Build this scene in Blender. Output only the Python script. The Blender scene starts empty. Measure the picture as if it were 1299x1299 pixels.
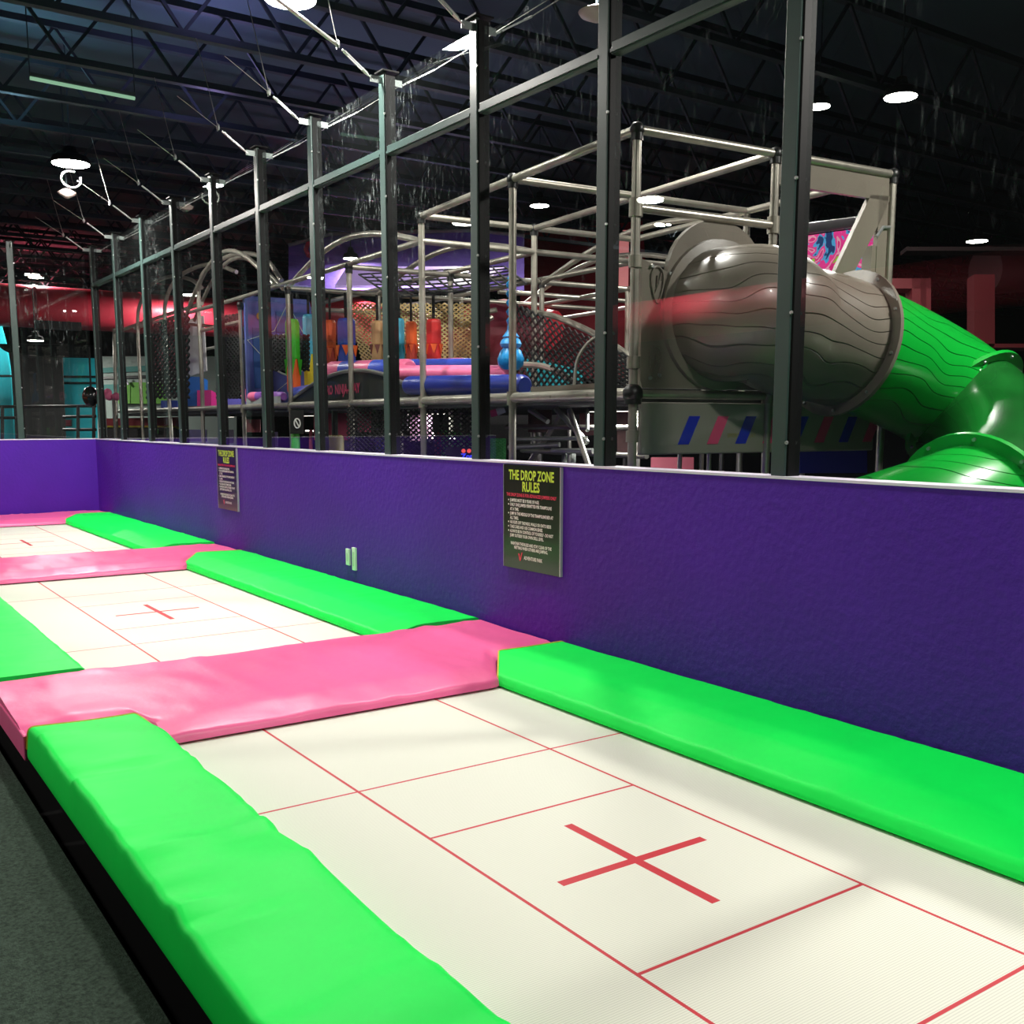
import bpy, bmesh, math, random
from mathutils import Vector, Matrix, noise
random.seed(7)
C = bpy.context.scene.collection
sc = bpy.context.scene
R = math.radians
# ------------------------------------------------------------------ camera
EYE = 1.65
F, YAW, PIT, CX, CY = 1303., R(34.71), R(7.956), 649.5, 717.1
fw = Vector((math.sin(YAW)*math.cos(PIT), math.cos(YAW)*math.cos(PIT), -math.sin(PIT)))
rt = Vector((math.cos(YAW), -math.sin(YAW), 0)); up = rt.cross(fw)
cd = bpy.data.cameras.new('camera'); cam = bpy.data.objects.new('camera', cd); C.objects.link(cam)
cam.matrix_world = Matrix.Translation((0, 0, EYE)) @ Matrix((rt, up, -fw)).transposed().to_4x4()
cd.sensor_width = 36; cd.lens = 36*F/1299; cd.shift_y = (CY-649.5)/1299; cd.clip_end = 200; cd.clip_start = .05
sc.camera = cam
def at(px, py, d):                      # a point seen at a pixel of the photo, d metres deep
    return Vector((0, 0, EYE)) + (fw + rt*((px-CX)/F) - up*((py-CY)/F))*d
def ray(px, py): return fw + rt*((px-CX)/F) - up*((py-CY)/F)
def onY(px, py, Y): r = ray(px, py); return Vector((0, 0, EYE)) + r*(Y/r.y)
def onZ(px, py, Z): r = ray(px, py); return Vector((0, 0, EYE)) + r*((Z-EYE)/r.z)
# play structure frame: turned 4.5 degrees
TH = R(4.5); U = Vector((math.cos(TH), -math.sin(TH), 0)); V = Vector((math.sin(TH), math.cos(TH), 0)); O0 = Vector((4.75, 5.4, 0))
def L(a, b, z): return O0 + U*a + V*b + Vector((0, 0, z))
def onL(px, py, a):                      # point on the structure's plane a = const, returned as (b, z)
    r = ray(px, py); o = Vector((0, 0, EYE)); t = (a-(o-O0).dot(U))/r.dot(U); p = o+r*t-O0
    return p.dot(V), p.z
# ------------------------------------------------------------------ materials
def srgb(c):
    return tuple(((v/255)/12.92 if v/255 <= .04045 else ((v/255+.055)/1.055)**2.4) for v in c)+(1,)
MATS = {}
def mat(name, col, rough=.5, metal=0, nscale=0, nstr=.1, var=0, coat=0, spec=.5, vscale=3, bdist=.01, emit=None, es=1, wrinkle=0):
    if name in MATS: return MATS[name]
    m = bpy.data.materials.new(name); m.use_nodes = True; nt = m.node_tree; b = nt.nodes['Principled BSDF']
    c = srgb(col); b.inputs['Base Color'].default_value = c
    b.inputs['Roughness'].default_value = rough; b.inputs['Metallic'].default_value = metal
    b.inputs['Coat Weight'].default_value = coat; b.inputs['Specular IOR Level'].default_value = spec
    tc = nt.nodes.new('ShaderNodeTexCoord')
    if emit: b.inputs['Emission Color'].default_value = srgb(emit); b.inputs['Emission Strength'].default_value = es
    if var:
        n = nt.nodes.new('ShaderNodeTexNoise'); n.inputs['Scale'].default_value = vscale; n.inputs['Detail'].default_value = 5
        nt.links.new(tc.outputs['Object'], n.inputs['Vector'])
        mp = nt.nodes.new('ShaderNodeMapRange'); mp.inputs[1].default_value = .3; mp.inputs[2].default_value = .7; mp.inputs[3].default_value = 1-var; mp.inputs[4].default_value = 1+var*.4
        nt.links.new(n.outputs['Fac'], mp.inputs[0])
        mx = nt.nodes.new('ShaderNodeVectorMath'); mx.operation = 'SCALE'; mx.inputs[0].default_value = c[:3]
        nt.links.new(mp.outputs[0], mx.inputs['Scale']); nt.links.new(mx.outputs[0], b.inputs['Base Color'])
    if nscale:
        n = nt.nodes.new('ShaderNodeTexNoise'); n.inputs['Scale'].default_value = nscale; n.inputs['Detail'].default_value = 6
        nt.links.new(tc.outputs['Object'], n.inputs['Vector'])
        bp = nt.nodes.new('ShaderNodeBump'); bp.inputs['Strength'].default_value = nstr; bp.inputs['Distance'].default_value = bdist
        nt.links.new(n.outputs['Fac'], bp.inputs['Height']); nt.links.new(bp.outputs[0], b.inputs['Normal'])
    MATS[name] = m; return m
def emis(name, col, s):
    if name in MATS: return MATS[name]
    m = bpy.data.materials.new(name); m.use_nodes = True; b = m.node_tree.nodes['Principled BSDF']
    b.inputs['Base Color'].default_value = (0, 0, 0, 1); b.inputs['Emission Color'].default_value = srgb(col); b.inputs['Emission Strength'].default_value = s
    MATS[name] = m; return m
green = mat('green_vinyl', (0, 246, 84), .5, nscale=3, nstr=.3, bdist=.02, var=.05, spec=.22)
pink = mat('pink_vinyl', (248, 104, 160), .38, nscale=4, nstr=.35, bdist=.02, var=.05, spec=.38)
piping = mat('orange_piping', (215, 190, 50), .5)
purple = mat('purple_textured_paint', (76, 19, 160), .62, nscale=22, nstr=.55, bdist=.012, var=.12, vscale=1.2, spec=.35)
captrim = mat('white_cap_trim', (225, 215, 235), .4)
post_m = mat('charcoal_green_powder_coat', (50, 69, 66), .42, .0, nscale=30, nstr=.03, var=.1)
dark_m = mat('black_powder_coat', (4, 5, 6), .55, .0, spec=.2)
steel = mat('galvanised_steel', (176, 178, 172), .3, .85, nscale=20, nstr=.05, var=.15, vscale=8)
chrome = mat('bright_zinc', (180, 184, 182), .36, .8)
tube_m = mat('dull_zinc_tube', (178, 172, 160), .34, .7, var=.22, vscale=6, nscale=12, nstr=.05)
clamp_m = mat('cast_clamp', (150, 145, 132), .45, .6, var=.1)
joint_m = mat('black_joint', (18, 18, 18), .4)
joist_m = mat('dark_joist_paint', (34, 46, 54), .7, .2)
ceil_m = mat('dark_painted_deck', (58, 78, 86), .85, var=.25, vscale=.5)
carpet = mat('charcoal_carpet', (68, 82, 72), .95, nscale=160, nstr=.9, bdist=.01, var=.5, vscale=70, spec=.1)
pit_m = mat('black_pit', (6, 6, 7), .9, spec=.1)
darkwall = mat('black_wall_paint', (14, 16, 20), .9, spec=.15, var=.2, vscale=.4)
redwall = mat('dark_red_paint', (120, 20, 34), .8, var=.2, vscale=1)
duct_m = mat('red_duct_paint', (226, 62, 84), .42, .1, nscale=2, nstr=.1, var=.08)
slate = mat('taupe_plastic', (122, 114, 103), .3, nscale=60, nstr=.06, var=.08, coat=.2)
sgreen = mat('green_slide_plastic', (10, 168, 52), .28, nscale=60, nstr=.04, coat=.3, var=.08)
sgreen_shade = mat('shaded_green_slide_plastic', (20, 96, 34), .25, coat=.3, var=.2)  # slide green painted darker to stand for the bend's shaded side
white_p = mat('white_plastic', (222, 232, 220), .4)
black_f = mat('black_fabric', (14, 14, 16), .85)
def colm(n, c, r=.45, **k): return mat(n, c, r, **k)
teal = colm('teal_paint', (30, 170, 185), .7, var=.1)
lblue = colm('light_blue_vinyl', (80, 190, 225), .4); blue = colm('blue_vinyl', (40, 70, 170), .38); orange = colm('orange_vinyl', (235, 98, 36), .4)
yellow = colm('yellow_vinyl', (240, 215, 40), .4); red = colm('red_vinyl', (205, 40, 40), .4); tan = colm('tan_vinyl', (205, 160, 110), .45); bgreen = colm('bag_green_vinyl', (60, 180, 40), .4)
rpink = colm('roller_pink_vinyl', (250, 120, 165), .38); rblue = colm('roller_blue_vinyl', (70, 95, 215), .38); navy = colm('navy_vinyl', (24, 40, 125), .35)
periw = colm('periwinkle_panel', (88, 100, 190), .45, var=.1); cobalt = colm('cobalt_panel', (40, 92, 170), .45, var=.15)
purpanel = colm('purple_banner', (96, 70, 150), .6, var=.15); lilac = colm('lilac_panel', (200, 170, 245), .5)
brass = colm('gold_mesh', (190, 165, 110), .35, metal=.6); skyb = colm('sky_blue_vinyl', (30, 150, 220), .35)
rope = colm('black_rope', (16, 16, 18), .8)
# bed fabric : fine weave
def bed_fabric():
    m = bpy.data.materials.new('white_woven_bed'); m.use_nodes = True; nt = m.node_tree; b = nt.nodes['Principled BSDF']
    b.inputs['Roughness'].default_value = .6; b.inputs['Specular IOR Level'].default_value = .3
    tc = nt.nodes.new('ShaderNodeTexCoord'); cr = nt.nodes.new('ShaderNodeValToRGB')
    mp = nt.nodes.new('ShaderNodeMapping'); mp.inputs['Scale'].default_value = (1, 1, 1); nt.links.new(tc.outputs['Object'], mp.inputs['Vector'])
    w = nt.nodes.new('ShaderNodeTexWave'); w.bands_direction = 'Y'; w.inputs['Scale'].default_value = 32; w.inputs['Distortion'].default_value = .25; w.inputs['Detail'].default_value = 1
    w2 = nt.nodes.new('ShaderNodeTexWave'); w2.bands_direction = 'X'; w2.inputs['Scale'].default_value = 75
    nt.links.new(mp.outputs[0], w.inputs['Vector']); nt.links.new(mp.outputs[0], w2.inputs['Vector'])
    a = nt.nodes.new('ShaderNodeMath'); a.operation = 'MULTIPLY_ADD'; a.inputs[1].default_value = .3
    nt.links.new(w2.outputs['Fac'], a.inputs[0]); nt.links.new(w.outputs['Fac'], a.inputs[2])
    cr.color_ramp.elements[0].position = 0; cr.color_ramp.elements[0].color = srgb((196, 197, 184)); cr.color_ramp.elements[1].position = .55; cr.color_ramp.elements[1].color = srgb((229, 230, 216))
    nt.links.new(a.outputs[0], cr.inputs[0])
    nt.links.new(cr.outputs[0], b.inputs['Base Color'])
    return m
bed_m = bed_fabric(); redline = mat('red_bed_marking', (196, 40, 52), .6)
# clear acrylic with handling smears
def acrylic():
    m = bpy.data.materials.new('clear_acrylic'); m.use_nodes = True; nt = m.node_tree; N = nt.nodes; K = nt.links
    for n in list(N): N.remove(n)
    out = N.new('ShaderNodeOutputMaterial'); tr = N.new('ShaderNodeBsdfTransparent'); tr.inputs[0].default_value = (.955, .97, .965, 1)
    gl = N.new('ShaderNodeBsdfGlossy'); gl.inputs['Roughness'].default_value = .0; gl.inputs['Color'].default_value = (.95, 1, 1, 1)
    fr = N.new('ShaderNodeFresnel'); fr.inputs[0].default_value = 1.75; geo = N.new('ShaderNodeNewGeometry')
    inv = N.new('ShaderNodeMath'); inv.operation = 'SUBTRACT'; inv.inputs[0].default_value = 1; K.new(geo.outputs['Backfacing'], inv.inputs[1])
    mu = N.new('ShaderNodeMath'); mu.operation = 'MULTIPLY'; K.new(fr.outputs[0], mu.inputs[0]); K.new(inv.outputs[0], mu.inputs[1])
    mx = N.new('ShaderNodeMixShader'); K.new(mu.outputs[0], mx.inputs[0]); K.new(tr.outputs[0], mx.inputs[1]); K.new(gl.outputs[0], mx.inputs[2])
    tc = N.new('ShaderNodeTexCoord'); mp = N.new('ShaderNodeMapping'); mp.inputs['Scale'].default_value = (30, 30, 7); K.new(geo.outputs['Position'], mp.inputs['Vector'])
    n1 = N.new('ShaderNodeTexNoise'); n1.inputs['Scale'].default_value = 1; n1.inputs['Detail'].default_value = 6; n1.inputs['Roughness'].default_value = .7; K.new(mp.outputs[0], n1.inputs['Vector'])
    n2 = N.new('ShaderNodeTexNoise'); n2.inputs['Scale'].default_value = 1.6; n2.inputs['Detail'].default_value = 3; K.new(geo.outputs['Position'], n2.inputs['Vector'])
    r1 = N.new('ShaderNodeMapRange'); r1.inputs[1].default_value = .57; r1.inputs[2].default_value = .78; K.new(n1.outputs[0], r1.inputs[0])
    r2 = N.new('ShaderNodeMapRange'); r2.inputs[1].default_value = .46; r2.inputs[2].default_value = .68; K.new(n2.outputs[0], r2.inputs[0])
    m1 = N.new('ShaderNodeMath'); m1.operation = 'MULTIPLY'; K.new(r1.outputs[0], m1.inputs[0]); K.new(r2.outputs[0], m1.inputs[1])
    # smears thin out towards the bottom of the panes
    sp = N.new('ShaderNodeSeparateXYZ'); K.new(geo.outputs['Position'], sp.inputs[0])
    r3 = N.new('ShaderNodeMapRange'); r3.inputs[1].default_value = 2.2; r3.inputs[2].default_value = 3.6; r3.inputs[3].default_value = .05; K.new(sp.outputs[2], r3.inputs[0])
    m2 = N.new('ShaderNodeMath'); m2.operation = 'MULTIPLY'; K.new(m1.outputs[0], m2.inputs[0]); K.new(r3.outputs[0], m2.inputs[1])
    m3 = N.new('ShaderNodeMath'); m3.operation = 'MULTIPLY'; m3.inputs[1].default_value = .42; K.new(m2.outputs[0], m3.inputs[0])
    df = N.new('ShaderNodeBsdfDiffuse'); df.inputs[0].default_value = (.7, .8, .8, 1)
    m4 = N.new('ShaderNodeMath'); m4.operation = 'ADD'; m4.inputs[1].default_value = .002; K.new(m3.outputs[0], m4.inputs[0])
    mx2 = N.new('ShaderNodeMixShader'); K.new(m4.outputs[0], mx2.inputs[0]); K.new(mx.outputs[0], mx2.inputs[1]); K.new(df.outputs[0], mx2.inputs[2])
    K.new(mx2.outputs[0], out.inputs[0]); return m
glass = acrylic()
# ------------------------------------------------------------------ mesh helpers
class MB:
    def __init__(s): s.v = []; s.f = []; s.m = []; s.mi = 0
    def add(s, vs, fs):
        k = len(s.v); s.v += [tuple(v) for v in vs]; s.f += [tuple(i+k for i in f) for f in fs]; s.m += [s.mi]*len(fs); return s
    def hexa(s, p): return s.add(p, [(0, 3, 2, 1), (4, 5, 6, 7), (0, 1, 5, 4), (1, 2, 6, 5), (2, 3, 7, 6), (3, 0, 4, 7)])
    def box(s, a, b):
        x0, y0, z0 = a; x1, y1, z1 = b
        return s.hexa([(x0, y0, z0), (x1, y0, z0), (x1, y1, z0), (x0, y1, z0), (x0, y0, z1), (x1, y0, z1), (x1, y1, z1), (x0, y1, z1)])
    def lbox(s, a, b):                  # box in the play structure's own axes
        x0, y0, z0 = a; x1, y1, z1 = b
        return s.hexa([L(*q) for q in [(x0, y0, z0), (x1, y0, z0), (x1, y1, z0), (x0, y1, z0), (x0, y0, z1), (x1, y0, z1), (x1, y1, z1), (x0, y1, z1)]])
    def tube(s, pts, r, n=8, caps=True, radii=None, closed=False):
        pts = [Vector(p) for p in pts]; m = len(pts); T = []
        for i in range(m):
            a = pts[i-1] if (i > 0 or closed) else pts[i]; b = pts[(i+1) % m] if (i < m-1 or closed) else pts[i]
            T.append((b-a).normalized())
        ref = Vector((0, 0, 1)) if abs(T[0].z) < .9 else Vector((1, 0, 0))
        nrm = T[0].cross(ref).normalized(); vs = []
        for i in range(m):
            nrm = (nrm - T[i]*nrm.dot(T[i])).normalized(); bn = T[i].cross(nrm); rr = radii[i] if radii else r
            for j in range(n):
                a = 2*math.pi*j/n + math.pi/n; vs.append(pts[i]+(nrm*math.cos(a)+bn*math.sin(a))*rr)
        fs = []
        for i in range(m if closed else m-1):
            for j in range(n):
                k = (i+1) % m; fs.append((i*n+j, i*n+(j+1) % n, k*n+(j+1) % n, k*n+j))
        if caps and not closed: fs += [tuple(range(n))[::-1], tuple((m-1)*n+j for j in range(n))]
        return s.add(vs, fs)
    def bar(s, a, b, w, h):              # rectangular bar
        a = Vector(a); b = Vector(b); t = (b-a).normalized(); ref = Vector((0, 0, 1)) if abs(t.z) < .95 else Vector((1, 0, 0))
        x = t.cross(ref).normalized()*w/2; y = x.cross(t).normalized()*h/2
        return s.hexa([a-x-y, a+x-y, a+x+y, a-x+y, b-x-y, b+x-y, b+x+y, b-x+y])
    def prism(s, poly, dirv):            # planar polygon pushed along a vector
        n = len(poly); d = Vector(dirv); p = [Vector(q) for q in poly]
        return s.add(p+[q+d for q in p], [tuple(range(n))[::-1], tuple(range(n, 2*n))]+[(i, (i+1) % n, n+(i+1) % n, n+i) for i in range(n)])
    def ball(s, c, r, n=12, sc3=(1, 1, 1)):
        c = Vector(c); vs = [c+Vector((0, 0, r*sc3[2]))]; k = n//2
        for i in range(1, k):
            th = math.pi*i/k
            for j in range(n):
                a = 2*math.pi*j/n; vs.append(c+Vector((r*sc3[0]*math.sin(th)*math.cos(a), r*sc3[1]*math.sin(th)*math.sin(a), r*sc3[2]*math.cos(th))))
        vs.append(c-Vector((0, 0, r*sc3[2]))); fs = [(0, 1+j, 1+(j+1) % n) for j in range(n)]
        for i in range(k-2):
            for j in range(n): fs.append((1+i*n+j, 1+(i+1)*n+j, 1+(i+1)*n+(j+1) % n, 1+i*n+(j+1) % n))
        b = len(vs)-1; fs += [(b, b-n+(j+1) % n, b-n+j) for j in range(n)]
        return s.add(vs, fs)
    def lathe(s, c, prof, n=24, axis=None, ref=None):      # prof: (radius, height) pairs along axis
        c = Vector(c); ax = Vector(axis or (0, 0, 1)).normalized(); rf = Vector((1, 0, 0)) if abs(ax.x) < .9 else Vector((0, 1, 0))
        x = ax.cross(rf).normalized(); y = ax.cross(x); vs = []
        for r, h in prof:
            for j in range(n): a = 2*math.pi*j/n; vs.append(c+ax*h+(x*math.cos(a)+y*math.sin(a))*r)
        m = len(prof); fs = [(i*n+j, i*n+(j+1) % n, (i+1)*n+(j+1) % n, (i+1)*n+j) for i in range(m-1) for j in range(n)]
        fs += [tuple(range(n))[::-1], tuple((m-1)*n+j for j in range(n))]
        return s.add(vs, fs)
    def build(s, name, mt, parent=None, smooth=False, bevel=0):
        me = bpy.data.meshes.new(name); o_ = Vector((0, 0, 0))
        if parent is None and s.v:
            xs = [v[0] for v in s.v]; ys = [v[1] for v in s.v]; zs = [v[2] for v in s.v]
            o_ = Vector(((min(xs)+max(xs))/2, (min(ys)+max(ys))/2, min(zs)))
        elif parent is not None:
            o_ = Vector(parent['_w']) if '_w' in parent else parent.location.copy()
            p2 = parent
            while p2.parent is not None: p2 = p2.parent
            o_ = p2.location.copy()
        me.from_pydata([tuple(Vector(v)-o_) for v in s.v], [], s.f); me.update()
        bm = bmesh.new(); bm.from_mesh(me); bmesh.ops.recalc_face_normals(bm, faces=bm.faces); bm.to_mesh(me); bm.free()
        for m_ in (mt if isinstance(mt, (list, tuple)) else [mt]): me.materials.append(m_)
        if isinstance(mt, (list, tuple)) and len(mt) > 1:
            for p, i in zip(me.polygons, s.m): p.material_index = i
        if smooth:
            me.polygons.foreach_set('use_smooth', [True]*len(me.polygons))
            try: me.set_sharp_from_angle(angle=R(38))
            except Exception: pass
        o = bpy.data.objects.new(name, me); C.objects.link(o)
        if parent is None: o.location = o_
        else: o.parent = parent
        if bevel:
            b = o.modifiers.new('bevel', 'BEVEL'); b.width = bevel; b.segments = 2; b.limit_method = 'ANGLE'
        return o
def tag(o, label=None, cat=None, group=None, kind=None):
    if label: o['label'] = label
    if cat: o['category'] = cat
    if group: o['group'] = group
    if kind: o['kind'] = kind
    return o
def thing(name, loc, label, cat, group=None):
    o = bpy.data.objects.new(name, None); C.objects.link(o); o.location = Vector(loc); o.empty_display_size = .1
    return tag(o, label, cat, group)
def struct(o): o['kind'] = 'structure'; return o
def dup(root, delta, label, group=None):
    r = root.copy(); C.objects.link(r); r.location = root.location+Vector(delta); r['label'] = label
    if group: r['group'] = group
    for ch in list(root.children):
        c = ch.copy(); C.objects.link(c); c.parent = r
        for g in list(ch.children):
            d = g.copy(); C.objects.link(d); d.parent = c
    return r
def roundpoly(pts, r, seg=4):
    out = [Vector(pts[0]+(0,))]
    for i in range(1, len(pts)-1):
        a, b, c = Vector(pts[i-1]+(0,)), Vector(pts[i]+(0,)), Vector(pts[i+1]+(0,))
        q = min(r, (a-b).length*.45, (c-b).length*.45); p0 = b+(a-b).normalized()*q; p1 = b+(c-b).normalized()*q
        for k in range(seg+1):
            t = k/seg; out.append(p0*(1-t)**2+b*2*t*(1-t)+p1*t*t)
    out.append(Vector(pts[-1]+(0,))); return [(v.x, v.y) for v in out]
def subdiv(pts, step):
    out = [pts[0]]
    for a, b in zip(pts, pts[1:]):
        n = max(1, int(math.dist(a, b)/step))
        for k in range(1, n+1): out.append((a[0]+(b[0]-a[0])*k/n, a[1]+(b[1]-a[1])*k/n))
    return out
TEXT_N = 0
def text_mesh(s, size, origin, right, upv, mt, parent, name='lettering', sx=1, bold=0, align='LEFT', italic=0):
    cu = bpy.data.curves.new('t', 'FONT'); cu.body = s; cu.size = size; cu.offset = bold; cu.align_x = align; cu.extrude = 0; cu.shear = italic; cu.resolution_u = 2
    o = bpy.data.objects.new('t', cu); C.objects.link(o); bpy.context.view_layer.update()
    dg = bpy.context.evaluated_depsgraph_get(); me = o.evaluated_get(dg).to_mesh()
    right = Vector(right); upv = Vector(upv); nrm = right.cross(upv)
    vs = [Vector(origin)+right*(v.co.x*sx)+upv*v.co.y for v in me.vertices]; fs = [tuple(p.vertices) for p in me.polygons]
    o.evaluated_get(dg).to_mesh_clear(); bpy.data.objects.remove(o)
    mb = MB(); n = len(vs); mb.add(vs, fs); return mb if mt is None else mb.build(name, mt, parent)
# ------------------------------------------------------------------ building shell
XW = 4.336; YB = 19.1; WT = 1.345
FL = -.30
struct(MB().box((-14, -8, FL-.2), (40, 45, FL)).build('floor', mat('dark_concrete', (30, 30, 34), .8, var=.2)))
struct(MB().box((-14, -8, 6.85), (40, 45, 7.05)).build('ceiling', ceil_m))
struct(MB().box((-14.3, -8, FL), (-14, 45, 7)).build('wall_left', darkwall))
struct(MB().box((40, -8, FL), (40.3, 45, 7)).build('wall_far_right', mat('oxblood_wall', (38, 12, 18), .85, var=.3, vscale=.3)))
struct(MB().box((-14, 45, FL), (40, 45.3, 7)).build('wall_far_end', darkwall))
struct(MB().box((-14, -8.3, FL), (40, -8, 7)).build('wall_behind', darkwall))
struct(MB().box((XW, 0.2, FL), (XW+.16, YB+.16, WT)).build('wall_right', purple))
struct(MB().box((-4, YB, FL), (XW, YB+.16, WT)).build('wall_back', purple))
struct(MB().box((XW-.006, 0.2, WT), (XW+.17, YB+.17, WT+.014)).build('trim_1', captrim))
struct(MB().box((-4, YB-.006, WT), (XW-.006, YB+.17, WT+.014)).build('trim_2', captrim))
# carpet deck and the dark edge
o = MB().box((-4, -3, FL), (.78, YB, -.12)).build('carpet_deck', carpet); struct(o); o.name = 'floor_carpet'
# ------------------------------------------------------------------ trampolines
BX0, BX1 = 1.42, 3.56; LX = (1.958, 3.035); HALF = 2.42
BC = (2.784, 9.06, 15.36)
def bed_mesh(cy):
    lw = .007; th = .021; cxm = 2.5
    xs = {BX0, BX1, cxm-.36, cxm+.36, cxm-th, cxm+th}; ys = {cy-HALF, cy+HALF, cy-.42, cy+.42, cy-th, cy+th}
    for x in LX: xs |= {x-lw, x+lw}
    for d in (-1.259, -.62, .62, 1.259): ys |= {cy+d-lw, cy+d+lw}
    xs = sorted(xs); ys = sorted(ys); mb = MB()
    for i in range(len(xs)-1):
        for j in range(len(ys)-1):
            x = (xs[i]+xs[i+1])/2; y = (ys[j]+ys[j+1])/2-cy
            r = any(abs(x-l) < lw for l in LX) or any(abs(abs(y)-d) < lw for d in (1.259,)) or (abs(abs(y)-.62) < lw and LX[0] < x < LX[1])
            r = r or (abs(x-cxm) < th and abs(y) < .42) or (abs(y) < th and abs(x-cxm) < .36)
            mb.mi = 1 if r else 0
            mb.add([(xs[i], ys[j], 0), (xs[i+1], ys[j], 0), (xs[i+1], ys[j+1], 0), (xs[i], ys[j+1], 0)], [(0, 1, 2, 3)])
    return mb
names = ('nearest the camera, big red cross on the white bed', 'in the middle, between two pink pads', 'farthest, by the back purple wall')
for k, cy in enumerate(BC):
    t = thing('trampoline', (2.49, cy, -.12), 'sunken rectangular trampoline '+names[k], 'trampoline', 'trampolines in a row')
    bed_mesh(cy).build('bed', [bed_m, redline], t)
    fr = MB(); a0, a1, b0, b1 = BX0-.2, BX1+.2, cy-HALF-.2, cy+HALF+.2
    for p, q in (((a0, b0, -.02), (a1, b0, -.02)), ((a1, b0, -.02), (a1, b1, -.02)), ((a1, b1, -.02), (a0, b1, -.02)), ((a0, b1, -.02), (a0, b0, -.02))):
        fr.bar(p, q, .06, .06)
    fr.build('frame', dark_m, t)
    web = MB(); w = .035
    web.box((BX0-w, cy-HALF-w, -.004), (BX1+w, cy-HALF, .004)).box((BX0-w, cy+HALF, -.004), (BX1+w, cy+HALF+w, .004)).box((BX0-w, cy-HALF, -.004), (BX0, cy+HALF, .004)).box((BX1, cy-HALF, -.004), (BX1+w, cy+HALF, .004))
    web.build('edge_webbing', mat('grey_webbing', (176, 172, 165), .7, nscale=90, nstr=.6), t)
    if k < 2:
        sp0 = MB(); x = BX0+.02; sp0.tube([(x, cy+HALF+.03, 0), (x, cy+HALF+.17, -.01)], .009, 6)
        sp = sp0.build('spring', steel, t)
        for i in range(1, 42):
            s2 = sp.copy(); C.objects.link(s2); s2.location = (i*(BX1-BX0-.04)/41, 0, 0)
struct(MB().box((.78, 0, FL), (XW, YB, FL+.03)).build('floor_pit', pit_m))
struct(MB().box((.775, -3, FL), (.785, YB, -.125)).build('baseboard_carpet_edge', pit_m))
# frame deck that carries the pads round the beds
deck = MB()
for cy in BC: pass
deck.box((BX1+.25, 0.3, FL+.03), (XW-.001, YB-.001, -.06))
for y0, y1 in ((BC[0]+HALF+.24, BC[1]-HALF-.24), (BC[1]+HALF+.24, BC[2]-HALF-.24), (BC[2]+HALF+.24, YB-.001)): deck.box((1.05, y0, FL+.03), (BX1+.25, y1, -.06))
deck.box((1.05, 0.3, FL+.03), (BX0-.25, BC[2]+HALF+.24, -.06))
struct(deck.build('floor_pad_deck', pit_m))
# ------------------------------------------------------------------ pads
def pad(prof, axis, a0, a1, mt, name_label, seed, zoff=0, amp=.006, endshape=None, corner_r=.03, step=.05, notch=None):
    pr_ = subdiv(roundpoly(prof, corner_r), .045); n = max(2, int((a1-a0)/step)); mb = MB(); vs = []; m = len(pr_)
    for i in range(n+1):
        for (u, z) in pr_:
            t = a0+(a1-a0)*i/n; e = 1.0
            if endshape: t += endshape(u)*max(0, (t-(a1-.8))/.8)
            if notch and axis == 'x' and (t < 1.428 or t > 3.492):
                y0_, y1_ = prof[0][0], prof[-1][0]; ny = y0_+(notch[0]-y0_)*min(1, (1.428-t)/.05) if t < 2 else y0_+(notch[1]-y0_)*min(1, (t-3.492)/.28); u = y1_-(y1_-u)*(y1_-ny)/(y1_-y0_)
            p = (u, t, z) if axis == 'y' else (t, u, z)
            if z > .03:
                q = Vector((p[0]*2.3+seed*7, p[1]*2.3, p[2]*3)); q2 = Vector((p[0]*(9 if axis == 'x' else 2.2)+seed, p[1]*(2.2 if axis == 'x' else 9), z*5))
                h = noise.noise(q)*amp+max(0, noise.noise(q2)-.12)*amp*1.6
                edge = min(1, (z-.03)/.05)
                p = (p[0], p[1], p[2]+h*edge+zoff)
                ww = noise.noise(Vector((t*5, seed*3.1, u)))*.006*edge
                p = (p[0]+(ww if axis == 'y' and prof[0][0] < u < prof[-1][0] and z < prof[1][1]*.8 else 0), p[1], p[2])
            else: p = (p[0], p[1], p[2]+zoff*.3)
            vs.append(p)
    fs = [(i*m+j, i*m+j+1, (i+1)*m+j+1, (i+1)*m+j) for i in range(n) for j in range(m-1)]
    fs += [(i*m+m-1, i*m, (i+1)*m, (i+1)*m+m-1) for i in range(n)]
    fs += [tuple(range(m)), tuple(n*m+j for j in range(m))[::-1]]
    mb.add(vs, fs); lab, cat, grp = name_label
    root = mb.build('edge_pad', mt, None, True); tag(root, lab, cat, grp)
    return root, [vs[j] for j in range(m)], [vs[n*m+j] for j in range(m)]
def pipe_on(root, ring):
    w = [Vector(p) for p in ring if p[2] > .02]; mb = MB().tube(w, .006, 5); o = mb.build('piping', piping, root, True); o['label'] = 'thin orange edge piping'; return o
RP = [(3.497, .014), (3.5, .03), (3.525, .075), (3.78, .125), (4.325, .125), (4.328, .014)]
LP = [(.875, .014), (.872, -.04), (.835, -.04), (.833, .0), (.845, .128), (1.375, .125), (1.41, .07), (1.425, .014)]
g = 'green edge pads'
RE = lambda u: -.39*max(0, min(1, 1-(u-3.5)/.27)); LE = lambda u: -.33*max(0, min(1, (u-1.37)/.05))
r1, a, b = pad(RP, 'y', .3, 5.60, green, ('bright green edge pad along the purple wall, nearest, in the right foreground', 'pad', g), 1, endshape=RE); pipe_on(r1, b)
r2, a, b = pad(RP, 'y', 6.70, 11.95, green, ('bright green edge pad along the purple wall beside the middle trampoline', 'pad', g), 2, endshape=RE); pipe_on(r2, b)
r3, a, b = pad(RP, 'y', 12.96, 18.25, green, ('bright green edge pad along the purple wall beside the farthest trampoline', 'pad', g), 3, endshape=RE); pipe_on(r3, b)
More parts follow.
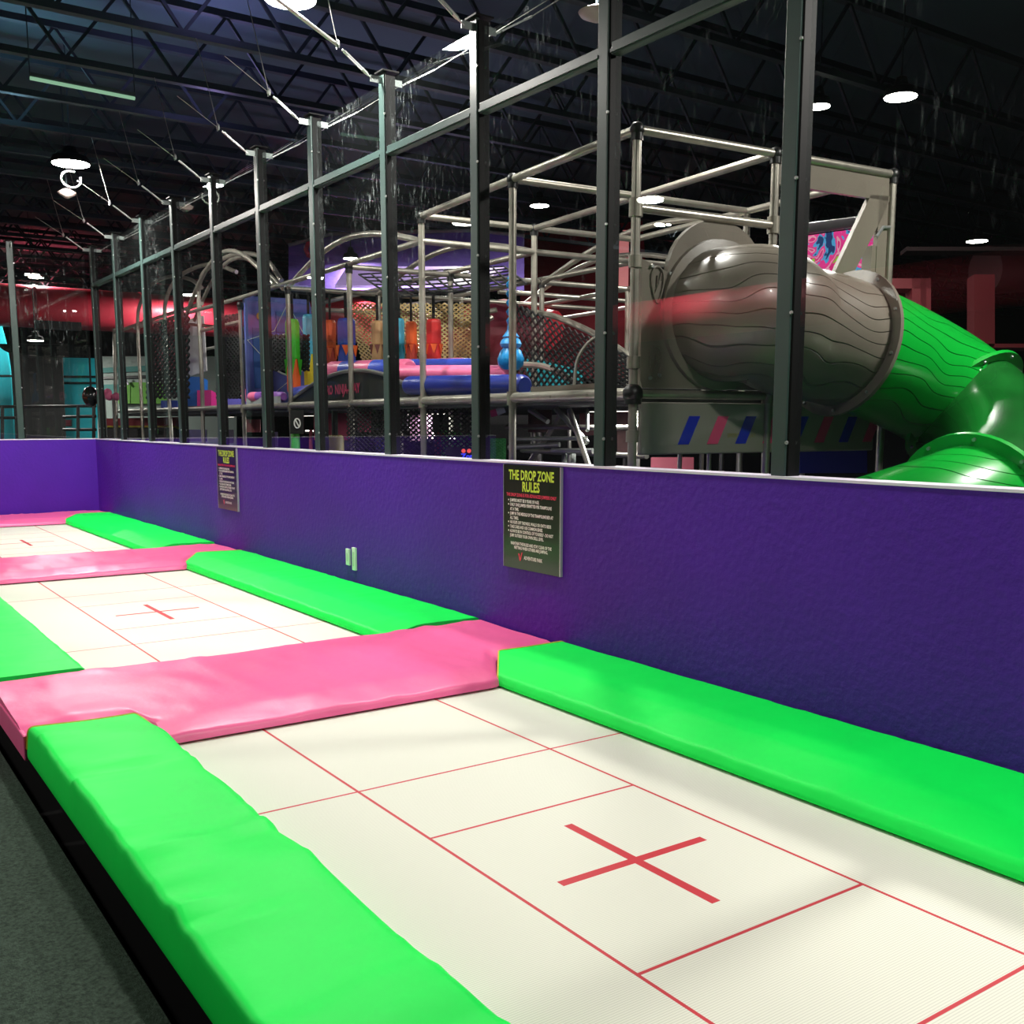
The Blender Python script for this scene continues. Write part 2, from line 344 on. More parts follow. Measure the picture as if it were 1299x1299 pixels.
r4, a, b = pad(LP, 'y', .25, 5.48, green, ('big wrinkled green edge pad in the left foreground, next to the dark carpet', 'pad', g), 4, endshape=LE, zoff=.012, amp=.030); pipe_on(r4, b)
r5, a, b = pad(LP, 'y', 6.70, 11.9, green, ('green edge pad at the left frame edge beside the middle trampoline', 'pad', g), 5, endshape=LE)
def pinkprof(y0, y1): return [(y0, .014), (y0+.02, .055), (y0+.22, .105), (y1-.045, .108), (y1-.025, .05), (y1-.025, .014)]
g = 'pink cross pads'
pk_root, _a, _b = pad(pinkprof(5.17, 6.72), 'x', .83, 4.315, pink, ('wide pink pad between the nearest and the middle trampoline', 'pad', g), 6, amp=.012, corner_r=.05, notch=(5.50, 5.62))
pad(pinkprof(11.44, 12.98), 'x', .83, 4.315, pink, ('pink pad between the middle and the farthest trampoline', 'pad', g), 7, amp=.012, corner_r=.05, notch=(11.92, 11.97))
pad(pinkprof(17.75, 19.07), 'x', .83, 4.315, pink, ('pink pad along the foot of the back purple wall', 'pad', g), 8, amp=.01, corner_r=.05, notch=(17.76, 18.27))
f_ = MB().box((.822, 5.50, -.045), (.845, 6.72, .085)).build('side_flap', pink, pk_root, bevel=.006)
# ------------------------------------------------------------------ posts, rails, panes
PY = [2.24, 3.755, 5.28, 6.79, 8.25, 9.765, 11.2, 12.71, 14.3, 15.8, 17.4]
PT = 4.60
ordn = ['nearest', 'second nearest', 'third nearest', 'fourth nearest', 'fifth nearest', 'sixth nearest', 'seventh nearest', 'eighth nearest', 'ninth nearest', 'tenth nearest', 'eleventh nearest', 'twelfth nearest']
desc = ['just outside the right frame edge', 'in front of the slide tube', 'just left of the slide panel', 'left of the near rules sign', 'fourth from the right', 'fifth from the right', 'at the blue padded panel', 'above the far rules sign', 'third before the corner', 'second before the corner', 'last before the corner']
def make_post(x, y, label, turned=False):
    t = thing('fence_post', (x, y, WT+.014), label, 'post', 'fence posts')
    h = PT-WT-.014
    def B(a, b):
        if turned: a, b = (-b[1], a[0], a[2]), (-a[1], b[0], b[2]); a, b = tuple(min(p, q) for p, q in zip(a, b)), tuple(max(p, q) for p, q in zip(a, b))
        return (tuple(Vector(a)+t.location), tuple(Vector(b)+t.location))
    MB().box(*B((.0, -.034, 0), (.030, .062, h))).build('post_body', post_m, t, bevel=.004)
    o = MB().box(*B((.012, -.048, 0), (.105, .050, h-.02))).build('glazing_channel', dark_m, t, bevel=.003); o['label'] = 'black glazing channel'
    sc_ = MB(); z = .18
    sc_.lathe(Vector(B((.004, -.041, z), (.004, -.041, z))[0]), [(.011, 0), (.009, .01)], 6, (0, -1, 0) if turned else (-1, 0, 0))
    s0 = sc_.build('screw', chrome, t)
    for i in range(1, 5):
        s2 = s0.copy(); C.objects.link(s2); s2.location = (0, 0, i*.68)
    MB().box(*B((-.03, -.075, h), (.13, .075, h+.012))).build('cap_plate', dark_m, t)
    MB().box(*B((-.108, -.005, h-.09), (.196, .005, h-.035))).build('cable_bracket', mat('dull_bracket', (120, 128, 126), .4, .6), t)
    return t
for y, o_, d_ in zip(PY, ordn, desc): make_post(XW+.024, y, 'dark fence post on the purple wall, '+d_)
make_post(XW+.024, YB-.2, 'dark green-grey fence post standing at the corner of the two purple walls')
make_post(3.17, YB+.05, 'dark green-grey fence post on the back purple wall, near the left frame edge', True)
make_post(1.65, YB+.05, 'dark green-grey fence post on the back purple wall, just outside the left frame edge', True)
allY = PY+[YB-.2]
for i in range(len(allY)-1):
    y0, y1 = allY[i]+.062, allY[i+1]-.062
    wh = ['at the right frame edge', 'right of the slide panel', 'right of the near rules sign', 'third from the right', 'fourth from the right', 'fifth from the right', 'at the blue padded panel', 'just left of the blue panel', 'fourth before the corner', 'third before the corner', 'second before the corner', 'at the corner'][min(i, 11)]
    o = MB().box((XW+.06, y0+.02, WT+.02), (XW+.068, y1-.01, 3.91)).build('acrylic_panel', glass); tag(o, 'tall clear panel on the purple side wall, '+wh, 'panel', 'lower clear panels')
    o = MB().box((XW+.06, y0, 3.99), (XW+.068, y1, 4.53)).build('acrylic_panel', glass); tag(o, 'short clear panel above the side rail, '+wh, 'panel', 'upper clear panels')
    t = thing('cross_rail', (XW+.06, (y0+y1)/2, 3.915), 'dark rail between clear panels, '+wh, 'rail', 'rails between the posts')
    MB().box((XW+.03, y0, 3.915), (XW+.10, y1, 3.99)).build('rail_body', post_m, t, bevel=.004)
    MB().box((XW+.02, y0, 3.925), (XW+.03, y1, 3.945)).build('glazing_lip', post_m, t)
for x0, x1, w_ in ((3.23, XW+.02, 'of the back wall beside the corner'), (1.71, 3.11, 'of the back wall at the left frame edge')):
    o = MB().box((x0, YB+.09, WT+.02), (x1, YB+.098, 4.53)).build('acrylic_panel', glass); tag(o, 'tall clear acrylic panel '+w_, 'panel', 'lower clear panels')
# ------------------------------------------------------------------ stay cables
def stay(y, big, label, px=XW):
    P0 = Vector((px-.06, y, 4.53)); K = Vector((px-.38, y, 4.745))
    t = thing('stay_cable', P0, label, 'cable', 'steel stay cables')
    d = (K-P0).normalized()
    MB().tube([P0, P0+d*.06], .007, 6).build('eye_bolt', chrome, t)
    sd = Vector((0, 1, 0)); m = MB()
    a = P0+d*.07; b = K-d*.07
    m.bar(a+sd*.014, b+sd*.014, .008, .012).bar(a-sd*.014, b-sd*.014, .008, .012); m.tube([a-d*.02, a+d*.04], .011, 6).tube([b-d*.04, b+d*.02], .011, 6)
    m.build('turnbuckle', chrome, t, True)
    m = MB(); m.ball(K, .022, 8); m.tube([K+Vector((0, .02, -.03)), K+Vector((0, .03, .02)), K+Vector((0, 0, .04)), K+Vector((0, -.03, .02)), K+Vector((0, -.02, -.03))], .006, 5); m.build('shackle', chrome, t, True)
    up1 = K+Vector((-.2, .0, .86)); MB().tube([K, up1], .004 , 5).build('upper_wire', steel, t)
    if big: q = K+Vector((-.80, -.05, .34)); MB().tube([K, q], .016, 8).build('side_wire', chrome, t, True)
    else: q = K+Vector((-.42, 0, .25)); MB().tube([K, q], .003, 5).build('side_wire', steel, t)
    return t
for i, y in enumerate(PY[1:]):
    stay(y, i in (3,), 'steel stay cable at the head of the post '+desc[i+1])
stay(YB-.2, False, 'steel stay cable with turnbuckle rising from the head of the corner post')
def outer_stay(y, label):
    P0 = Vector((XW+.22, y, 4.53)); K = Vector((XW+.55, y, 4.72)); t = thing('stay_cable', P0, label, 'cable', 'outer steel stay cables'); d = (K-P0).normalized()
    m = MB(); sd = Vector((0, 1, 0)); m.bar(P0+d*.05+sd*.014, K-d*.05+sd*.014, .008, .012).bar(P0+d*.05-sd*.014, K-d*.05-sd*.014, .008, .012); m.tube([P0, P0+d*.08], .010, 6).tube([K-d*.08, K], .010, 6)
    m.build('turnbuckle', chrome, t, True); MB().tube([K, K+Vector((1.9, 0, 1.3))], .0045, 5).build('wire', steel, t)
for i, y in enumerate(PY[1:]): outer_stay(y, 'steel stay on the playground side of the post '+desc[i+1])
# ------------------------------------------------------------------ wall signs and outlets
board = mat('olive_black_sign_board', (30, 32, 22), .28, coat=.2); lime = mat('lime_print', (205, 235, 70), .5); pinkp = mat('pink_print', (235, 60, 95), .5); whitep = mat('white_print', (235, 235, 228), .5)
def rules_sign(y_left, label):
    w, z0, z1 = .69, .575, 1.338; x = XW-.02; t = thing('rules_sign', (x, y_left-w/2, z0), label, 'sign', 'drop zone rules signs')
    MB().box((x, y_left-w, z0), (XW-.001, y_left, z1)).build('board', board, t)
    e = MB().box((x-.002, y_left-w-.010, z0), (XW-.001, y_left-w, z1)).box((x-.002, y_left, z0), (XW-.001, y_left+.004, z1)); e.build('edge_strip', mat('aluminium_edge', (190, 185, 190), .4, .5), t)
    rgt = (0, -1, 0); upv = (0, 0, 1); xx = x-.0015; cy = y_left-w/2
    title = text_mesh('THE DROP ZONE', .098, (xx, cy, 1.232), rgt, upv, None, t, sx=.72, bold=.003, align='CENTER'); m2 = text_mesh('RULES', .098, (xx, cy, 1.150), rgt, upv, None, t, sx=.80, bold=.003, align='CENTER'); title.add(m2.v, m2.f)
    o = title.build('title_lettering', lime, t); o['label'] = 'lime green title lettering'
    o = text_mesh('THE DROP ZONE IS FOR ADVANCED JUMPERS ONLY', .033, (xx, cy, 1.108), rgt, upv, None, t, sx=.78, bold=.001, align='CENTER').build('warning_lettering', pinkp, t); o['label'] = 'pink warning line'
    rows = ['JUMPERS MUST BE 8 YEARS OF AGE.', 'ONLY ONE JUMPER PERMITTED PER TRAMPOLINE', None, 'JUMP IN THE MIDDLE OF THE TRAMPOLINE BED AT', None, 'NO FLIPS OFF THE PADS, WALLS OR ONTO BEDS', 'TAKE CARE AND USE COMMON SENSE.', 'ALWAYS BE IN CONTROL OF YOURSELF - DO NOT']
    z = 1.068
    def line(s, yy, zz, al='LEFT', sz=.031):
        text_mesh(s, sz, (xx, yy, zz), rgt, upv, None, t, sx=.74, bold=.0012, align=al).build('text_line', whitep, t)
    tail = {2: 'AT A TIME.', 4: 'ALL TIMES.'}
    for i, r_ in enumerate(rows):
        if r_ is None: line(tail[i], y_left-.085, z)
        else:
            line(r_, y_left-.085, z); MB().box((xx-.0005, y_left-.072, z+.006), (xx, y_left-.060, z+.016)).build('bullet', whitep, t)
        z -= .0325
    line('JUMP OUTSIDE YOUR OWN SKILL LEVEL.', y_left-.085, z); z -= .058
    line('MAINTAIN THE RULES AND STAY CLEAR OF THE', cy, z, 'CENTER'); line('NETTING WHEN OTHERS ARE JUMPING.', cy, z-.03, 'CENTER')
    line('ADVENTURE PARK', cy-.03, .652, 'CENTER', .036)
    lg = MB(); yy = cy+.155
    lg.prism([(xx, yy, .69), (xx, yy-.016, .69), (xx, yy-.026, .652), (xx, yy-.044, .70), (xx, yy-.054, .70), (xx, yy-.030, .636), (xx, yy-.02, .636)], (-.0008, 0, 0))
    o = lg.build('check_mark_logo', pinkp, t); o['label'] = 'pink V-shaped check logo'
    return t
rules_sign(6.338, 'black rules sign with lime title on the purple wall, the near, larger-looking one')
rules_sign(12.72, 'black rules sign with lime title, the far one near the blue padded panel')
for yc, z0, z1, w_ in ((9.035, .27, .43, .075), (8.90, .235, .455, .07)):
    t = thing('wall_outlet', (XW-.02, yc, z0), 'small white outlet plate low on the purple wall, '+('left, shorter one' if yc > 9 else 'right, taller one')+' of the pair', 'outlet', 'outlet plates')
    MB().box((XW-.022, yc-w_/2, z0), (XW-.001, yc+w_/2, z1)).build('plate', white_p, t, bevel=.003)
    MB().box((XW-.026, yc-.012, z0+.04), (XW-.022, yc+.012, z1-.04)).build('socket_face', mat('pale_socket', (190, 205, 190), .4), t)
# ------------------------------------------------------------------ roof joists
for i in range(20):
    y = 8.22+1.515*i
    t = thing('roof_joist', (12, y, 5.6), f'dark open-web steel roof joist, number {i+1} counted from the camera', 'joist', 'roof joists')
    MB().box((-10, y-.05, 5.60), (38, y+.05, 5.67)).build('bottom_chord', joist_m, t)
    MB().box((-10, y-.05, 6.45), (38, y+.05, 6.53)).build('top_chord', joist_m, t)
    m = MB(); x = -10+(i % 2)*.4
    while x < 37:
        m.bar((x, y, 5.65), (x+.62, y, 6.47), .035, .035).bar((x+.62, y, 6.47), (x+1.24, y, 5.65), .035, .035); x += 1.24
    m.build('web_bars', joist_m, t)
# ------------------------------------------------------------------ lamps
def highbay(p, r, label, col=(255, 250, 235), power=250, es=25, rod=True, ring=False, lc=(1, .96, .9), updown=0):
    p = Vector(p); t = thing('high_bay_lamp', p, label, 'lamp', 'ceiling lamps')
    MB().lathe(p, [(r*.98, .0), (r, .04), (r*.9, .09), (r*.45, .13), (r*.3, .22), (.02, .24)], 24).build('housing', dark_m, t, True)
    MB().lathe(p-Vector((0, 0, .014)), [(r*.5, 0), (r*.93, .006), (r*.95, .016)], 24).build('lens', emis('lamp_lens_%d' % es, col, es), t, True)
    MB().tube([p+Vector((0, 0, .22)), Vector((p.x, p.y, 6.84))], .01, 6).build('hanger', joist_m, t)
    if ring:
        c = p+Vector((-.02, -.05, -.22)); MB().tube([c+Vector((math.cos(a)*.13, 0, math.sin(a)*.11)) for a in [k*math.pi/8 for k in range(-13, 2)]], .012, 6).build('cable_loop', white_p, t, True)
    if power:
        ld = bpy.data.lights.new('lamp_light', 'AREA'); ld.shape = 'DISK'; ld.size = r*1.8; ld.energy = power; ld.color = lc
        lo = bpy.data.objects.new('lamp_light', ld); C.objects.link(lo); lo.location = p-Vector((0, 0, .03))
    return t
highbay((3.62, 8.42, 5.08), .22, 'glaring lamp at the top edge of the photo above the trampolines', power=215, es=60)
highbay((3.44, 15.7, 5.19), .26, 'glaring lamp with a white cable loop hanging over the farthest trampoline', power=330, es=60, ring=True)
highbay((3.5, .9, 5.1), .22, 'lamp above the nearest trampoline, outside the frame', power=150, es=60)
highbay((-2.2, 5.5, 5.1), .22, 'lamp over the dark carpet, outside the frame', power=110, es=60)
highbay((-2.5, 12.5, 5.1), .22, 'lamp farther left over the dark carpet, outside the frame', power=150, es=60)
highbay((10.3, 16.4, 5.22), .22, 'bright lamp over the play frame seen right of the fourth post', power=200, es=45)
highbay((10.9, 14.9, 5.35), .17, 'small bright lamp over the play frame, right of the brighter one', power=150, es=45)
highbay((11.2, 8.0, 5.5), .2, 'bright lamp in the dark at the upper right of the photo', power=200, es=45)
highbay((10.7, 8.8, 5.5), .14, 'lamp peeking out from behind the post in front of the slide', power=90, es=45)
highbay((18.5, 11.4, 5.0), .2, 'small lamp near the right frame edge in the dark', power=90, es=30)
highbay((10.0, 31.2, 5.38), .27, 'lamp glowing behind the pipe hoops', power=450, es=45)
highbay((9.76, 19.96, 5.0), .16, 'small round lamp above the punch bags', power=110, es=40)
p = at(45, 432, 26); highbay(p, .2, 'small lamp below the red duct at far left', power=150, es=30)
p = at(46, 352, 30); highbay(p, .22, 'small lamp above the red duct at far left', power=450, es=30)
highbay((7.6, 2.4, 5.2), .22, 'fill lamp added above the green slide, outside the frame', power=300, es=45)  # added out of view to brighten the slide and the cut-out panel
highbay((5.7, 7.1, 5.65), .22, 'fill lamp added over the near bays of the play frame, above the picture', power=230, es=45)  # added out of view to brighten the pipes of the play frame
highbay((-4, 28.5, 5.8), .25, 'fill lamp added in the far left hall, outside the frame', power=450, es=45)  # added out of view to light the red duct at the back
highbay((-7.4, 17.5, 6.0), .2, 'fill lamp added beside the left hall duct, outside the frame', power=380, es=20)  # added so the duct's reflected streak comes out bright
def uplight(n, loc, c, e, s_): return glow(n, loc, c, e, s_)
def glow(name, loc, col, e, size):
    ld = bpy.data.lights.new(name, 'AREA'); ld.shape = 'DISK'; ld.size = size; ld.energy = e; ld.color = col
    lo = bpy.data.objects.new(name, ld); C.objects.link(lo); lo.location = loc; lo.rotation_euler = (math.pi, 0, 0); return lo
glow('violet_ceiling_fill', (4.6, 13.4, 5.5), (.5, .4, 1), 24, .5); glow('violet_ceiling_fill', (3.9, 10.4, 5.5), (.55, .42, 1), 20, .5)  # tinted fill lights added without fixtures to brighten the ceiling deck
glow('blue_ceiling_fill', (2.6, 14.9, 5.5), (.3, .6, .8), 24, .5)
t = thing('tube_lamp', onY(105, 111, 11.6), 'long thin unlit-looking tube lamp under the ceiling at upper left', 'lamp')
a = onY(38, 99, 11.6); b = onY(171, 125, 11.6)
MB().tube([a, b], .018, 8).build('tube', emis('dim_tube', (170, 225, 185), .55), t)
MB().bar(a+Vector((0, 0, .035)), b+Vector((0, 0, .035)), .06, .03).build('housing', joist_m, t)
for e_ in (a, b): MB().tube([e_+Vector((0, 0, .04)), Vector((e_.x, e_.y, 6.84))], .006, 5).build('hanger', joist_m, t)
for px, py, Y, lab in ((85, 247, 16.5, 'small white dome sensor hanging below the looped lamp'), (757, 20, 7.3, 'white dome speaker at the top of the photo beside a post')):
    p = onY(px, py, Y); t = thing('ceiling_dome', p, lab, 'dome')
    MB().lathe(p, [(.03, -.05), (.11 if px < 100 else .14, 0), (.13 if px < 100 else .16, .03), (.05, .08)], 20).build('dome', mat('off_white_dome', (190, 170, 165), .4), t, True)
    MB().tube([p+Vector((0, 0, .07)), Vector((p.x, p.y, 6.84))], .012, 6).build('stem', joist_m, t)
# ------------------------------------------------------------------ play frame (pipe scaffold)
TR = .031
pf = thing('play_frame', L(0, 0, FL), 'tall grey pipe scaffold of the indoor playground behind the clear panels', 'play frame')
def pipe(a, b, r=TR, name='pipe'): return MB().tube([a, b], r, 10).build(name, tube_m, pf, True)
def clamp(p, r=.044, h=.07): MB().tube([p-Vector((0, 0, h/2)), p+Vector((0, 0, h/2))], r, 10).build('pipe_clamp', clamp_m, pf, True)
def joint(p, r=.048): 
    m = MB(); m.tube([p-Vector((0, 0, .07)), p+Vector((0, 0, .02))], r*.85, 10); m.ball(p, r*1.05, 10); m.build('black_joint', joint_m, pf, True)
YV = [0, 1.64, 3.35, 5.22, 7.35, 9.55]; XV = [0, 1.25, 2.5]
HZ, LZ, MZ = 3.57, 3.34, 1.84
for i, b in enumerate(YV):
    for j, a in enumerate(XV):
        top = HZ if i <= 2 else LZ
        if i == 1 and j == 1: continue
        pipe(L(a, b, FL), L(a, b, top), name='upright_pipe')
        if j == 0 or i == 0: clamp(L(a, b, MZ), .048, .11)
        if j == 0: joint(L(a, b, top))
        elif i in (0, 2, 3): joint(L(a, b, top))
for a in XV:
    pipe(L(a, 0, HZ), L(a, 3.35, HZ), name='long_pipe')
    pipe(L(a, 3.35, LZ), L(a, 9.55, LZ+.1), name='long_pipe')
for b in YV[:3]: pipe(L(0, b, HZ), L(2.5, b, HZ), name='cross_pipe')
for b in YV[3:]: pipe(L(0, b, LZ), L(2.5, b, LZ), name='cross_pipe')
pipe(L(0, 3.35, LZ), L(2.5, 3.35, LZ), name='cross_pipe')
pipe(L(0, 0, 3.07), L(1.25, 0, 3.07), name='cross_pipe'); clamp(L(0, 0, 3.07), .047, .12); clamp(L(1.25, 0, 3.07), .047, .12)
pipe(L(0, 0, MZ), L(1.25, 0, MZ), name='cross_pipe')
pipe(L(0, 0, MZ), L(0, 20, MZ+.05), .042, name='deck_edge_pipe'); pipe(L(0, 0, MZ), L(0, 20, MZ+.05), .02)
joint(L(0, 0, MZ), .07)
clamp(L(0, 0, 1.55), .045, .08); clamp(L(0, 0, 2.72), .045, .08); clamp(L(0, 0, 2.05), .046, .08)
# padded sleeves' straps on the deck edge pipe
for b in (.5, 1.0, 2.2, 2.6, 3.0, 3.7): clamp(L(0, b, MZ), .045, .02)
# gentle arch pipes over the long row
def arch(b0, b1, z0, h, a=0, r=TR, n=14, a1=None):
    pts = [L(a+((a1 if a1 is not None else a)-a)*k/n, b0+(b1-b0)*k/n, z0+h*math.sin(math.pi*k/n)) for k in range(n+1)]
    return MB().tube(pts, r, 10).build('arched_pipe', tube_m, pf, True)
arch(3.35, 7.35, LZ, .31); arch(1.0, 5.2, LZ-.02, .35, 2.5); arch(3.35, 7.35, LZ, .30, 1.25)
arch(7.9, 13.0, 3.45, .75, 0, .034); arch(8.3, 13.4, 3.45, .72, .25, .03)
arch(3.4, 8, LZ, .45, 3.8); 
for a in (3.8, 5.1):
    pipe(L(a, 3.35, LZ), L(a, 9.5, LZ), name='long_pipe')
    for b in (3.35, 5.22, 7.35, 9.5): pipe(L(a, b, FL), L(a, b, LZ), name='upright_pipe')
for b in (3.35, 5.22, 6.3, 7.35): pipe(L(2.5, b, LZ), L(5.1, b, LZ), name='cross_pipe')
# lower row continuing to the hoops
pipe(L(0, 9.55, LZ+.1), L(0, 17.6, 3.62), name='long_pipe')
pipe(L(1.3, 9.55, 3.1), L(1.3, 17.6, 3.2), name='long_pipe')
# under-deck bracing
lowers = [((0, 2.0), .35, (0, 2.9), 1.75), ((.4, 3.6), 1.75, (.4, 4.9), .7), ((.4, 5.6), .7, (.4, 6.6), 1.7)]
for (a0, b0), z0, (a1, b1), z1 in lowers: pipe(L(a0+.6, b0-1.2, z0), L(a1+.6, b1-1.2, z1), .026, 'brace_pipe')
for z, b0, b1 in ((1.02+.35, 1.0, 3.0), (1.25+.35, 1.1, 3.3), (1.45, 4.4, 6.9), (1.5, 8, 9.4), (1.56, 5.2, 8.0)): pipe(L(.9, b0, z), L(.9, b1, z), .024, 'rail_pipe')
# thin uprights under the deck
for b in (.35, .7, 1.25, 2.3, 4.1, 6.1): pipe(L(1.0, b, FL), L(1.0, b, MZ-.05), .018, 'thin_upright')
# deck
MB().lbox((.05, 0.05, MZ-.06), (5.2, 20, MZ+.0)).build('deck', mat('grey_deck', (70, 74, 76), .7), pf)
MB().lbox((.0, .3, MZ+.035), (.04, 1.35, MZ+.085)).build('toe_board', slate, pf)
MB().lbox((.0, 7.9, MZ+.03), (.04, 9.4, MZ+.15)).build('toe_board', mat('light_grey_board', (150, 155, 155), .5), pf)
# ------------------------------------------------------------------ slide
def fl(px, py, d): return at(px, py, d)
SR = .465
def onB(px, py, b):
    r = ray(px, py); o = Vector((0, 0, EYE)); t = (b-(o-O0).dot(V))/r.dot(V); p = o+r*t-O0
    return p.dot(U), p.z
HA, HZC = onB(838, 402, 0)[0]+.53, onB(900, 400, 0)[1]
P = [L(HA, .02, HZC), L(HA+.02, -.12, HZC), L(HA+.13, -.30, HZC-.01), at(1000, 419, 7.35), at(1068, 436, 7.6), at(1145, 468, 7.95), at(1208, 505, 8.15), at(1262, 560, 7.75), at(1278, 610, 7.0), at(1235, 655, 6.45), at(1140, 690, 6.3), at(1050, 715, 6.6), at(985, 745, 7.0)]
def catmull(P, n=8):
    out = []
    for i in range(len(P)-1):
        a = P[i-1] if i else P[0]*2-P[1]; b = P[i]; c = P[i+1]; d = P[i+2] if i+2 < len(P) else P[-1]*2-P[-2]
        for k in range(n):
            t = k/n; out.append(.5*((2*b)+(c-a)*t+(2*a-5*b+4*c-d)*t*t+(3*b-a-3*c+d)*t**3))
    out.append(P[-1]); return out
sl = thing('spiral_slide', L(.7, -1, FL), 'spiral tube slide, grey-taupe at the top and bright green below', 'slide', None)
NP = 8
path = catmull(P, NP)
def seg(i0, i1, mt, name, r=SR, lab=None):
    pts = path[i0:i1+1]; m = MB(); m.tube(pts, r, 40, caps=False); o = m.build(name, mt, sl, True)
    s = o.modifiers.new('thickness', 'SOLIDIFY'); s.thickness = .02; s.offset = -1
    if lab: o['label'] = lab
    return o
def wood(m_in, name):
    # moulded wood-grain grooves
    m = m_in.copy(); m.name = name; nt = m.node_tree; b = nt.nodes['Principled BSDF']
    tc = nt.nodes.new('ShaderNodeTexCoord'); mp = nt.nodes.new('ShaderNodeMapping'); mp.inputs['Rotation'].default_value = (0, R(-12), 0)
    nt.links.new(tc.outputs['Object'], mp.inputs['Vector'])
    sp = nt.nodes.new('ShaderNodeSeparateXYZ'); nt.links.new(mp.outputs[0], sp.inputs[0])
    nz = nt.nodes.new('ShaderNodeTexNoise'); nz.inputs['Scale'].default_value = 1.5; nz.inputs['Detail'].default_value = 1; nt.links.new(tc.outputs['Object'], nz.inputs['Vector'])
    a = nt.nodes.new('ShaderNodeMath'); a.operation = 'MULTIPLY_ADD'; a.inputs[1].default_value = .42; nt.links.new(nz.outputs[0], a.inputs[0]); nt.links.new(sp.outputs[2], a.inputs[2])
    s = nt.nodes.new('ShaderNodeMath'); s.operation = 'MULTIPLY'; s.inputs[1].default_value = 11; nt.links.new(a.outputs[0], s.inputs[0])
    f = nt.nodes.new('ShaderNodeMath'); f.operation = 'FRACT'; nt.links.new(s.outputs[0], f.inputs[0])
    c = nt.nodes.new('ShaderNodeMapRange'); c.inputs[1].default_value = .0; c.inputs[2].default_value = .07; nt.links.new(f.outputs[0], c.inputs[0])
    bp = nt.nodes.new('ShaderNodeBump'); bp.inputs['Strength'].default_value = .9; bp.inputs['Distance'].default_value = .02
    nt.links.new(c.outputs[0], bp.inputs['Height']); nt.links.new(bp.outputs[0], b.inputs['Normal']); return m
slate_w = wood(slate, 'taupe_plastic_wood_grain'); sgreen_w = wood(sgreen, 'green_plastic_wood_grain')
I1, I2, I3, I4 = 4*NP, 6*NP+2, 9*NP, 12*NP-3
seg(0, I1, slate_w, 'tube_section', lab='taupe grey tube with moulded wood grain'); seg(I1, I2, sgreen_w, 'tube_section', lab='green elbow tube'); seg(I2, I3, sgreen_shade, 'tube_section', lab='green bend coloured darker for its shaded side'); seg(I3, I4, sgreen_w, 'tube_section', lab='lower bright green tube')
def ring(i, mt, r0=SR+.075, w=.03, lab=None):
    c = path[i]; ax = (path[min(i+1, len(path)-1)]-path[i-1]).normalized(); o = MB()
    o.lathe(c, [(SR-.01, -w), (r0, -w), (r0, w), (SR-.01, w)], 44, ax); q = o.build('flange', mt, sl, True)
    x = ax.cross(Vector((0, 0, 1))).normalized(); y = ax.cross(x)
    b = MB()
    for k in range(10):
        an = 2*math.pi*k/10+.2; p = c+(x*math.cos(an)+y*math.sin(an))*(SR+.042); b.tube([p-ax*(w+.02), p+ax*(w+.02)], .013, 6)
    b.build('flange_bolts', chrome, q)
# open the ring caps: flanges are annuli
def ring2(i, mt, r0=SR+.075, w=.014, sgn=0):
    c = path[i]; ax = (path[min(i+1, len(path)-1)]-path[max(i-1, 0)]).normalized(); x = ax.cross(Vector((0, 0, 1))).normalized(); y = ax.cross(x); n = 48; m = MB(); vs = []
    for (r, h) in ((SR-.005, -w), (r0, -w), (r0, w), (SR-.005, w)):
        vs += [c+ax*h+(x*math.cos(2*math.pi*j/n)+y*math.sin(2*math.pi*j/n))*r for j in range(n)]
    fs = [(i_*n+j, i_*n+(j+1) % n, ((i_+1) % 4)*n+(j+1) % n, ((i_+1) % 4)*n+j) for i_ in range(4) for j in range(n)]
    q = m.add(vs, fs).build('flange', mt, sl, True)
    b0 = None
    for k in range(10):
        an = 2*math.pi*k/10+.2; p = c+(x*math.cos(an)+y*math.sin(an))*(SR+.042)
        MB().tube([p-ax*(w+.014), p+ax*(w+.014)], .012, 6).build('bolt', chrome, q)
ring2(I1, slate, w=.016); ring2(I2, sgreen, w=.016); ring2(I3, sgreen, w=.02); ring2(I4, sgreen)
# entry panel: moulded plate with raised arch
ep = thing('slide_entry_panel', L(.65, 0, 1.86), 'taupe moulded panel round the mouth of the slide tube', 'panel')
def plate(outline, hole_c, hole_r, b0, b1, name, mt, par, n=40):
    # outline as function angle->point by ray casting on a polygon, bridged to a hole
    m = MB(); vs = []; cx, cz = hole_c
    for k in range(n):
        an = 2*math.pi*k/n; d = (math.cos(an), math.sin(an)); best = None
        for (x0, z0), (x1, z1) in zip(outline, outline[1:]+outline[:1]):
            ex, ez = x1-x0, z1-z0; den = d[0]*ez-d[1]*ex
            if abs(den) < 1e-9: continue
            t = ((x0-cx)*ez-(z0-cz)*ex)/den; s_ = ((x0-cx)*d[1]-(z0-cz)*d[0])/den
            if t > 0 and -1e-6 <= s_ <= 1+1e-6 and (best is None or t < best): best = t
        o_ = (cx+d[0]*best, cz+d[1]*best); h_ = (cx+d[0]*hole_r, cz+d[1]*hole_r)
        vs += [L(h_[0], b0, h_[1]), L(o_[0], b0, o_[1]), L(o_[0], b1, o_[1]), L(h_[0], b1, h_[1])]
    fs = []
    for k in range(n):
        a = 4*k; b = 4*((k+1) % n)
        for q in range(4): fs.append((a+q, a+(q+1) % 4, b+(q+1) % 4, b+q))
    return m.add(vs, fs).build(name, mt, par, False)
arc = [(HA-.02+.46*math.cos(t), 2.64+.42*math.sin(t)) for t in [math.pi*k/14 for k in range(15)]]
outl = [(.06, 1.88), (1.22, 1.88), (1.22, 2.74)]+[(1.10, 2.76)]+arc+[(.20, 2.76), (.16, 2.78), (.06, 2.78)]
plate(outl, (HA, HZC), SR-.01, .0, .045, 'moulded_plate', slate, ep, 96)
